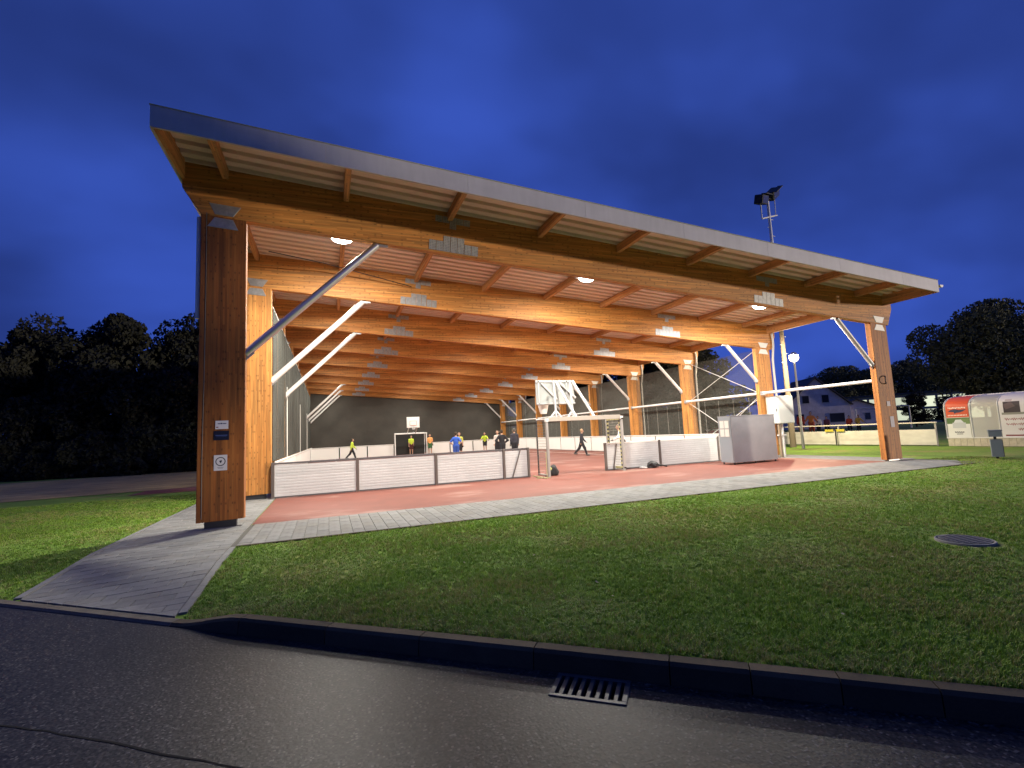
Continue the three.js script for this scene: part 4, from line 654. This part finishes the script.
// added trees out of view; they shade the left end of the hall
[[0, 30.2, 32.85, 1.3, 1.45, 0.3, 'tall roadside tree by the kerb, the farther from the pitch'], [1, 33.2, 29.5, 1.05, 1.4, 1.1, 'tall roadside tree by the kerb, the nearer to the pitch']].forEach(a => tree(...a, undefined));

{
  const [g] = crownGeo(83, 9000, 0.13, 1.7, 2.9, 0.1);
  [[28.2, 34.9], [30.3, 32.7], [32.4, 30.5], [34.2, 28.4]].forEach(([x, z], i) => { const t = thing('added_shade_bush', ['dense added bush blocking sun under the shade trees, farthest from the pitch', 'dense added bush blocking sun below the thicker shade tree', 'dense added bush blocking sun between the two shade trees', 'dense added bush blocking sun under the shade trees, nearest the pitch'][i], 'bush', [x, 0, z], i * 1.9); obj('foliage', g, leafMats[1], t); obj('stem', rod([0, -0.1, 0], [0, 1.4, 0], 0.05, 6, 0.02), bark, t); });  // added out of view to stop low sun passing under the crowns
}
// added trees behind the camera, cutting low sky light on kerb and columns
[[-13, 9.5], [-8.5, 16], [-3.5, 22.5], [2.5, 28.5], [9, 33.5], [16, 38.5]].forEach(([x, z], i) => tree(i % 3, x - 3, z + 4, 1.5, 1.4 + 0.1 * (i % 2), i * 1.1, 'added dark tree across the road that blocks low sky light', 'added trees across the road'));

// ------------------------------------------------------------------ houses and the lit hall far right
{
  const house = (label, x, z, turn, w, d, h, rh, wallM, win) => {
    const t = thing('gabled_house', label, 'house', [x, 0, z], turn);
    const wall = obj('wall', prism([[-w / 2, 0], [w / 2, 0], [w / 2, h], [0, h + rh], [-w / 2, h]], d, 0), wallM, t);
    const sl = Math.hypot(w / 2 + 0.4, rh + 0.4 * rh / (w / 2)), an = Math.atan2(rh, w / 2); const roof = std([0.05, 0.042, 0.045], 0.8);
    for (const s of [-1, 1]) obj('roof', bx(sl, 0.14, d + 0.8, 0, 0, 0, 0, 0, 0).rotateZ(-s * an).translate(s * (w / 4 + 0.1), h + rh / 2 + 0.06, -d / 2), roof, t);
    for (const [wx, wy, ww, wh, lit] of win) { const f = obj('window', bx(ww, wh, 0.06, wx, wy, 0.03), std([0.4, 0.4, 0.42], 0.6), t); obj('pane', bx(ww - 0.16, wh - 0.16, 0.03, wx, wy, 0.06), lit ? glassEm([0.9, 0.7, 0.35], 0.5) : std([0.03, 0.03, 0.04], 0.15), f); }
    return t;
  };
  const wl = std([1, 1, 1], 0.85, { map: concTex(91, [0.74, 0.66, 0.66], [3, 3]) });
  house('pale gabled house with a dark roof beyond the pitch', 72.8, -42.2, -0.55, 9.2, 9, 3.6, 4.2, wl, [[-1.6, 4.6, 1.1, 1.3], [1.2, 4.6, 1.1, 1.3], [-2.6, 1.7, 1.2, 1.4], [2.6, 1.6, 2.2, 1.5]]);
  house('lower pale house right of the gabled one with two small windows', 79.0, -40.4, -0.55, 8, 7, 2.6, 1.6, wl, [[-1.5, 1.6, 0.9, 1.2], [1.4, 1.6, 0.9, 1.2]]);
  const L = thing('lit_clubhouse', 'long building with rows of brightly lit pale windows behind the right trees', 'building', [93, 0, -45], -1.17);
  obj('wall', [bx(30, 5.0, 0.3, 9, 2.5, -0.2)], std([0.3, 0.3, 0.27], 0.8), L);
  obj('roof', bx(31, 0.3, 9, 9, 5.1, -4.2), std([0.06, 0.06, 0.065], 0.8), L);
  obj('end_wall', [bx(0.3, 5, 8, -6, 2.5, -4.2), bx(0.3, 5, 8, 24, 2.5, -4.2)], std([0.3, 0.3, 0.27], 0.8), L);
  for (let i = 0; i < 16; i++) for (let j = 0; j < 2; j++) { const f = obj('window', bx(1.66, 1.9, 0.1, -5 + i * 1.86, 1.45 + j * 2.15, 0), std([0.1, 0.1, 0.1], 0.6), L); obj('pane', bx(1.5, 1.74, 0.05, -5 + i * 1.86, 1.45 + j * 2.15, 0.05), glassEm([0.80, 0.84, 0.58], 0.62 + 0.3 * hash(i, j, 3)), f); }
  const pg = thing('pitch_goal', 'white football goal standing on the pitch behind the handrail', 'football goal', [63.0, 0, -29.9], -1.0);
  obj('goal_frame', [rod([0, 0, 0], [0, 2.6, 0], 0.07, 6), rod([5.2, 0, 0], [5.2, 2.6, 0], 0.07, 6), rod([0, 2.6, 0], [5.2, 2.6, 0], 0.07, 6), rod([5.2, 2.6, 0], [5.2, 0, -2], 0.04, 6), rod([0, 2.6, 0], [0, 0, -2], 0.04, 6)], capWhite, pg);
  const sg = thing('small_goal', 'small pale football goal seen through the right net', 'football goal', [32.2, 0, -25.3], -0.4);
  obj('goal_frame', [rod([0, 0, 0], [0, 2.0, 0], 0.05, 6), rod([2.8, 0, 0], [2.8, 2.0, 0], 0.05, 6), rod([0, 2.0, 0], [2.8, 2.0, 0], 0.05, 6)], plateWhite, sg);
  const car = thing('parked_van', 'red van seen through the right net left of the grey locker', 'van', [34.9, 0, -24.6], -0.3);
  const vp = new THREE.Shape([[-1.0, 0.35], [1.9, 0.35], [1.95, 0.9], [1.5, 1.05], [1.15, 1.75], [-0.95, 1.8]].map(p => new THREE.Vector2(...p)));
  obj('body', boxUV(new THREE.ExtrudeGeometry(vp, { depth: 1.6, bevelEnabled: true, bevelSize: 0.05, bevelThickness: 0.05, bevelSegments: 2 }).translate(0, 0, -0.8), 0), std([0.30, 0.04, 0.045], 0.35), car);
  obj('side_window', [bx(0.7, 0.42, 0.02, -0.4, 1.4, 0.86), bx(0.55, 0.42, 0.02, 0.65, 1.35, 0.86)], std([0.02, 0.02, 0.025], 0.1), car);
  obj('stripe', bx(2.6, 0.1, 0.012, 0.4, 1.02, 0.857), capWhite, car);
  for (const x of [-0.45, 1.3]) for (const z of [0.78, -0.78]) { const w = obj('wheel', new THREE.CylinderGeometry(0.34, 0.34, 0.2, 18).rotateX(Math.PI / 2).translate(x, 0.34, z), black, car); obj('rim', new THREE.CylinderGeometry(0.2, 0.2, 0.21, 14).rotateX(Math.PI / 2).translate(x, 0.34, z), galv, w); }
}

// ------------------------------------------------------------------ people
function field(bones, lo, hi, res, k = 0.03) {
  const mc = new MarchingCubes(res, new THREE.MeshStandardMaterial(), false, false, 60000); mc.isolation = 0; const hs = res / 2;
  const cx = (lo[0] + hi[0]) / 2, cy = (lo[1] + hi[1]) / 2, cz = (lo[2] + hi[2]) / 2, hx = (hi[0] - lo[0]) / 2, hy = (hi[1] - lo[1]) / 2, hz = (hi[2] - lo[2]) / 2;
  const B = bones.map(([a, b, ra, rb, sq]) => { const d = [b[0] - a[0], b[1] - a[1], b[2] - a[2]]; return { a, d, L: Math.max(1e-9, d[0] * d[0] + d[1] * d[1] + d[2] * d[2]), ra, rb, sq: sq ?? 1 }; });
  for (let z = 0; z < res; z++) for (let y = 0; y < res; y++) for (let x = 0; x < res; x++) {
    const px = cx + (x - hs) / hs * hx, py = cy + (y - hs) / hs * hy, pz = cz + (z - hs) / hs * hz; let s = 0;
    for (const b of B) { const ex = px - b.a[0], ey = py - b.a[1], ez = pz - b.a[2]; const t = clamp((ex * b.d[0] + ey * b.d[1] + ez * b.d[2]) / b.L); const dx = ex - b.d[0] * t, dy = ey - b.d[1] * t, dz = (ez - b.d[2] * t) * b.sq; s += Math.exp(-(Math.sqrt(dx * dx + dy * dy + dz * dz) - mix(b.ra, b.rb, t)) / k); }
    mc.field[x + y * res + z * res * res] = s > 0 ? k * Math.log(s) : -1;
  }
  mc.update(); const n = mc.count, g = new THREE.BufferGeometry(); g.setAttribute('position', new THREE.BufferAttribute(new Float32Array(mc.positionArray.slice(0, n * 3)), 3));
  g.scale(hx, hy, hz).translate(cx, cy, cz); const m = mergeVertices(g, 1e-4); m.computeVertexNormals(); return m;
}
// heads, hair and hands are shaped once
const headGeo = field([[[0, 0.02, -0.01], [0, 0.055, -0.015], 0.083, 0.086], [[0, -0.05, 0.035], [0, -0.02, 0.03], 0.052, 0.06], [[0, 0.012, 0.088], [0, -0.018, 0.104], 0.008, 0.013], [[-0.018, -0.045, 0.085], [0.018, -0.045, 0.085], 0.008, 0.008], [[-0.088, 0.015, -0.01], [-0.09, -0.02, -0.008], 0.014, 0.01], [[0.088, 0.015, -0.01], [0.09, -0.02, -0.008], 0.014, 0.01], [[-0.03, 0.03, 0.075], [0.03, 0.03, 0.075], 0.012, 0.012], [[0, -0.07, -0.02], [0, -0.14, -0.02], 0.052, 0.055]], [-0.14, -0.16, -0.14], [0.14, 0.18, 0.14], 44, 0.008);
const hairGeo = field([[[0, 0.045, -0.03], [0, 0.07, -0.025], 0.088, 0.086], [[0, 0.0, -0.05], [0, 0.05, -0.04], 0.07, 0.08]], [-0.14, -0.12, -0.16], [0.14, 0.19, 0.12], 32, 0.01);
const handGeo = field([[[0, 0, 0], [0, -0.07, 0], 0.026, 0.03, 1.6], ...[-0.03, -0.01, 0.01, 0.029].flatMap((x, i) => { const l = [0.03, 0.037, 0.034, 0.026][i]; return [[[x * 0.85, -0.07, 0], [x * 1.1, -0.07 - l, 0.006], 0.010, 0.009], [[x * 1.1, -0.07 - l, 0.006], [x * 1.12, -0.07 - l * 1.8, 0.024], 0.009, 0.007]]; }), [[-0.026, -0.02, 0.004], [-0.052, -0.055, 0.018], 0.012, 0.010], [[-0.052, -0.055, 0.018], [-0.056, -0.085, 0.03], 0.010, 0.008]], [-0.08, -0.17, -0.05], [0.07, 0.04, 0.07], 40, 0.005);
const POSES = {
  stand: { ha: [[0.05, 0.03], [0.05, 0.03]], le: [[-0.02, 0.05], [0.03, 0.05]], ar: [[0.14, 0.05, 0.2], [0.14, -0.08, 0.25]], lean: 0.02 },
  walk: { le: [[0.42, 0.12], [-0.38, 0.42]], ar: [[0.10, -0.35, 0.3], [0.10, 0.40, 0.35]], lean: 0.05 },
  run: { le: [[0.62, 0.55], [-0.42, 0.85]], ar: [[0.14, -0.6, 1.2], [0.14, 0.6, 1.3]], lean: 0.17 },
  ready: { le: [[0.28, 0.5], [0.22, 0.5]], ar: [[0.5, 0.35, 0.8], [0.5, 0.35, 0.8]], lean: 0.26 },
  akimbo: { le: [[0.02, 0.04], [-0.04, 0.05]], ar: [[0.62, -0.15, 0.0, 1], [0.62, -0.15, 0.0, 1]], lean: 0.0 },
};
const figCache = {};
function figGeo(pose, legs) {
  const key = pose + legs; if (figCache[key]) return figCache[key]; const P = POSES[pose];
  const ln = P.lean, hip = 0.93, at = (y, x, z = 0) => [x, hip + (y - hip) * Math.cos(ln) , (y - hip) * Math.sin(ln) + z];
  const torso = [[at(0.97, -0.07), at(0.97, 0.07), 0.10, 0.10, 1.3], [at(1.0, 0), at(1.22, 0), 0.125, 0.13, 1.35], [at(1.22, 0), at(1.38, 0), 0.14, 0.13, 1.4], [at(1.405, -0.13), at(1.405, 0.13), 0.065, 0.065], [at(1.42, 0), at(1.55, 0, 0.01), 0.058, 0.052]];
  const arms = [], fore = [], hands = [], thighs = [], shins = [], feet = [];
  let low = 0;
  [-1, 1].forEach((s, i) => {
    const [ab, sw, el, ak] = P.ar[i], sh = at(1.40, s * 0.185);
    const d = [s * Math.sin(ab), -Math.cos(ab) * Math.cos(sw), Math.sin(sw)], e = sh.map((v, q) => v + d[q] * 0.285);
    const f = ak ? [-s * 0.75, -0.62, 0.28] : [s * Math.sin(ab) * 0.4, -Math.cos(sw + el), Math.sin(sw + el)], fl = Math.hypot(...f), w = e.map((v, q) => v + f[q] / fl * 0.25);
    arms.push([sh, e, 0.05, 0.042]); fore.push([e, w, 0.040, 0.027]);
    const hg = handGeo.clone(); if (s > 0) { hg.scale(-1, 1, 1); } hg.applyQuaternion(new THREE.Quaternion().setFromUnitVectors(V(0, -1, 0), V(...f).normalize())).translate(...w); hands.push(hg.toNonIndexed());
    const [sw2, kn] = P.le[i], h = [s * 0.095, hip, 0], th = [s * 0.025, -Math.cos(sw2), Math.sin(sw2)], k = h.map((v, q) => v + th[q] * 0.43), sk = [0, -Math.cos(sw2 - kn), Math.sin(sw2 - kn)], a = k.map((v, q) => v + sk[q] * 0.42);
    thighs.push([h, k, 0.088, 0.058]); shins.push([k, a, 0.056, 0.038]); feet.push([[a[0], a[1] - 0.035, a[2] - 0.03], [a[0] + s * 0.02, a[1] - 0.055, a[2] + 0.15], 0.042, 0.033]); low = Math.min(low, a[1] - 0.09); if (i) { } 
  });
  const lowest = Math.min(...feet.flatMap(f => [f[0][1] - 0.042, f[1][1] - 0.033]));
  const lo = [-0.62, -0.05, -0.6], hi = [0.62, 1.68, 0.75]; const grow = (b, g, c = 1) => b.map(([a, q, r1, r2, sq]) => [a, q, r1 + g, r2 + g, sq]);
  const hd = at(1.67, 0, 0.03);
  const bodyF = field([...torso, ...arms, ...fore, ...thighs, ...shins, ...feet], lo, hi, 62, 0.02);
  const body = mergeGeometries([bodyF, headGeo.clone().translate(...hd), ...hands].map(q => { const c = q.index ? q.toNonIndexed() : q; for (const a of Object.keys(c.attributes)) if (a !== 'position' && a !== 'normal') c.deleteAttribute(a); return c; }));
  const cut = (bs, t) => bs.map(([a, b, r1, r2, sq]) => [a, a.map((v, q) => mix(v, b[q], t)), r1, mix(r1, r2, t), sq]);
  const shirt = field([...grow(torso.slice(0, 4), 0.022), ...grow(legs === 'long' ? arms : cut(arms, 0.75), 0.02), ...(legs === 'long' ? grow(cut(fore, 0.9), 0.018) : [])], lo, hi, 62, 0.02);
  const lower = field([...grow(torso.slice(0, 1), 0.03), ...grow(legs === 'long' ? thighs : cut(thighs, 0.85), 0.026), ...(legs === 'long' ? grow(cut(shins, 0.93), 0.024) : [])], lo, hi, 62, 0.02);
  const shoes = field(grow(feet, 0.014), lo, hi, 62, 0.012);
  const R = { body, shirt, lower, shoes, hair: hairGeo.clone().translate(...hd), off: -lowest + 0.012 }; for (const g of [body, shirt, lower, shoes, R.hair]) g.translate(0, R.off, 0);
  return figCache[key] = R;
}
const skinM = [std([0.50, 0.31, 0.22], 0.6), std([0.42, 0.25, 0.17], 0.6)];
function person(label, x, z, turn, pose, legs, c, scale = 1, y = 0) {
  const g = figGeo(pose, legs), t = thing('person', label, 'person', [x, y, z], turn); t.scale.setScalar(scale);
  obj('body', g.body, skinM[Math.floor(Math.abs(x * 7)) % 2], t); obj('hair', g.hair, std(c.hair ?? [0.05, 0.035, 0.02], 0.85), t);
  obj('shirt', g.shirt, std(c.shirt, 0.85), t); obj(legs === 'long' ? 'trousers' : 'shorts', g.lower, std(c.lower, 0.85), t); obj('shoes', g.shoes, std(c.shoes ?? [0.1, 0.1, 0.1], 0.7), t); return t;
}
const lime = [0.55, 0.72, 0.06], dark = [0.02, 0.02, 0.025];
person('player in a lime vest and dark trousers striding right by the left back boards', 3.48, -32, 1.5, 'walk', 'long', { shirt: lime, lower: dark });
person('goalkeeper in a lime vest and dark shorts standing in the far goal', 8.87, -34.7, 0.1, 'stand', 'short', { shirt: lime, lower: [0.09, 0.03, 0.03] });
person('player in an orange vest and green shorts beside the far goal', 10.52, -34.1, -0.2, 'stand', 'short', { shirt: [0.75, 0.36, 0.12], lower: [0.04, 0.12, 0.05] }, 1.02);
person('person in a bright blue shirt seen from behind over the front boards', 8.96, -18, 2.7, 'akimbo', 'short', { shirt: [0.04, 0.12, 0.55], lower: [0.03, 0.08, 0.35] });
person('player in a yellow top half hidden behind the person in blue', 10.23, -22, -0.6, 'stand', 'short', { shirt: [0.5, 0.5, 0.1], lower: dark });
person('player in a lime top and black shorts standing alone by the back right corner', 15.4, -32.5, -0.4, 'ready', 'short', { shirt: lime, lower: dark });
person('person in a black top with arms held out, seen from behind left of the gate', 11.26, -16, 2.9, 'akimbo', 'long', { shirt: dark, lower: dark }, 1.0);
person('person in a pale top behind the two dark-clothed onlookers', 12.71, -21, -0.3, 'stand', 'long', { shirt: [0.6, 0.55, 0.5], lower: dark });
person('taller person in dark clothes standing right of the gate post, back turned', 12.45, -17, 3.0, 'stand', 'long', { shirt: [0.035, 0.035, 0.05], lower: dark, hair: [0.10, 0.09, 0.08] }, 1.03);
person('fair-haired person in dark clothes walking across the red court', 16.21, -15.3, 1.2, 'walk', 'long', { shirt: [0.03, 0.03, 0.04], lower: [0.025, 0.025, 0.03], hair: [0.5, 0.34, 0.2] }, 0.93);
person('person in a white shirt bending behind the right goal post', 15.05, -9, -2.2, 'ready', 'long', { shirt: [0.78, 0.78, 0.74], lower: dark, hair: [0.2, 0.16, 0.12] }, 1.0);
person('player in a red top at the pitch rail beside the street lamp', 45.6, -23.7, -1.2, 'stand', 'long', { shirt: [0.55, 0.07, 0.03], lower: [0.3, 0.05, 0.03] }, 1.25);
person('player in an orange top right of the one in red behind the rail', 46.4, -23.2, -0.9, 'ready', 'long', { shirt: [0.7, 0.25, 0.06], lower: [0.4, 0.08, 0.03] }, 1.3);
person('player in a white shirt and dark trousers behind the pitch rail', 47.1, -23.0, -1.0, 'stand', 'long', { shirt: [0.75, 0.75, 0.62], lower: dark }, 1.0);
person('player in a dark red shirt right of the white shirt behind the rail', 47.9, -22.7, -1.0, 'walk', 'long', { shirt: [0.16, 0.05, 0.07], lower: dark });
person('player in a bright red vest left of the pitch goal', 50.0, -21.9, -1.0, 'run', 'long', { shirt: [0.7, 0.09, 0.03], lower: dark });
person('player in a yellow orange vest next to the red vest by the pitch goal', 50.8, -21.6, -0.6, 'ready', 'long', { shirt: [0.75, 0.45, 0.06], lower: dark });
person('player in a red orange jacket between the right column and the shelter', 60.9, -17.8, -1.0, 'akimbo', 'long', { shirt: [0.75, 0.14, 0.03], lower: [0.5, 0.1, 0.03] }, 1.1);

renderer.render(scene, camera);
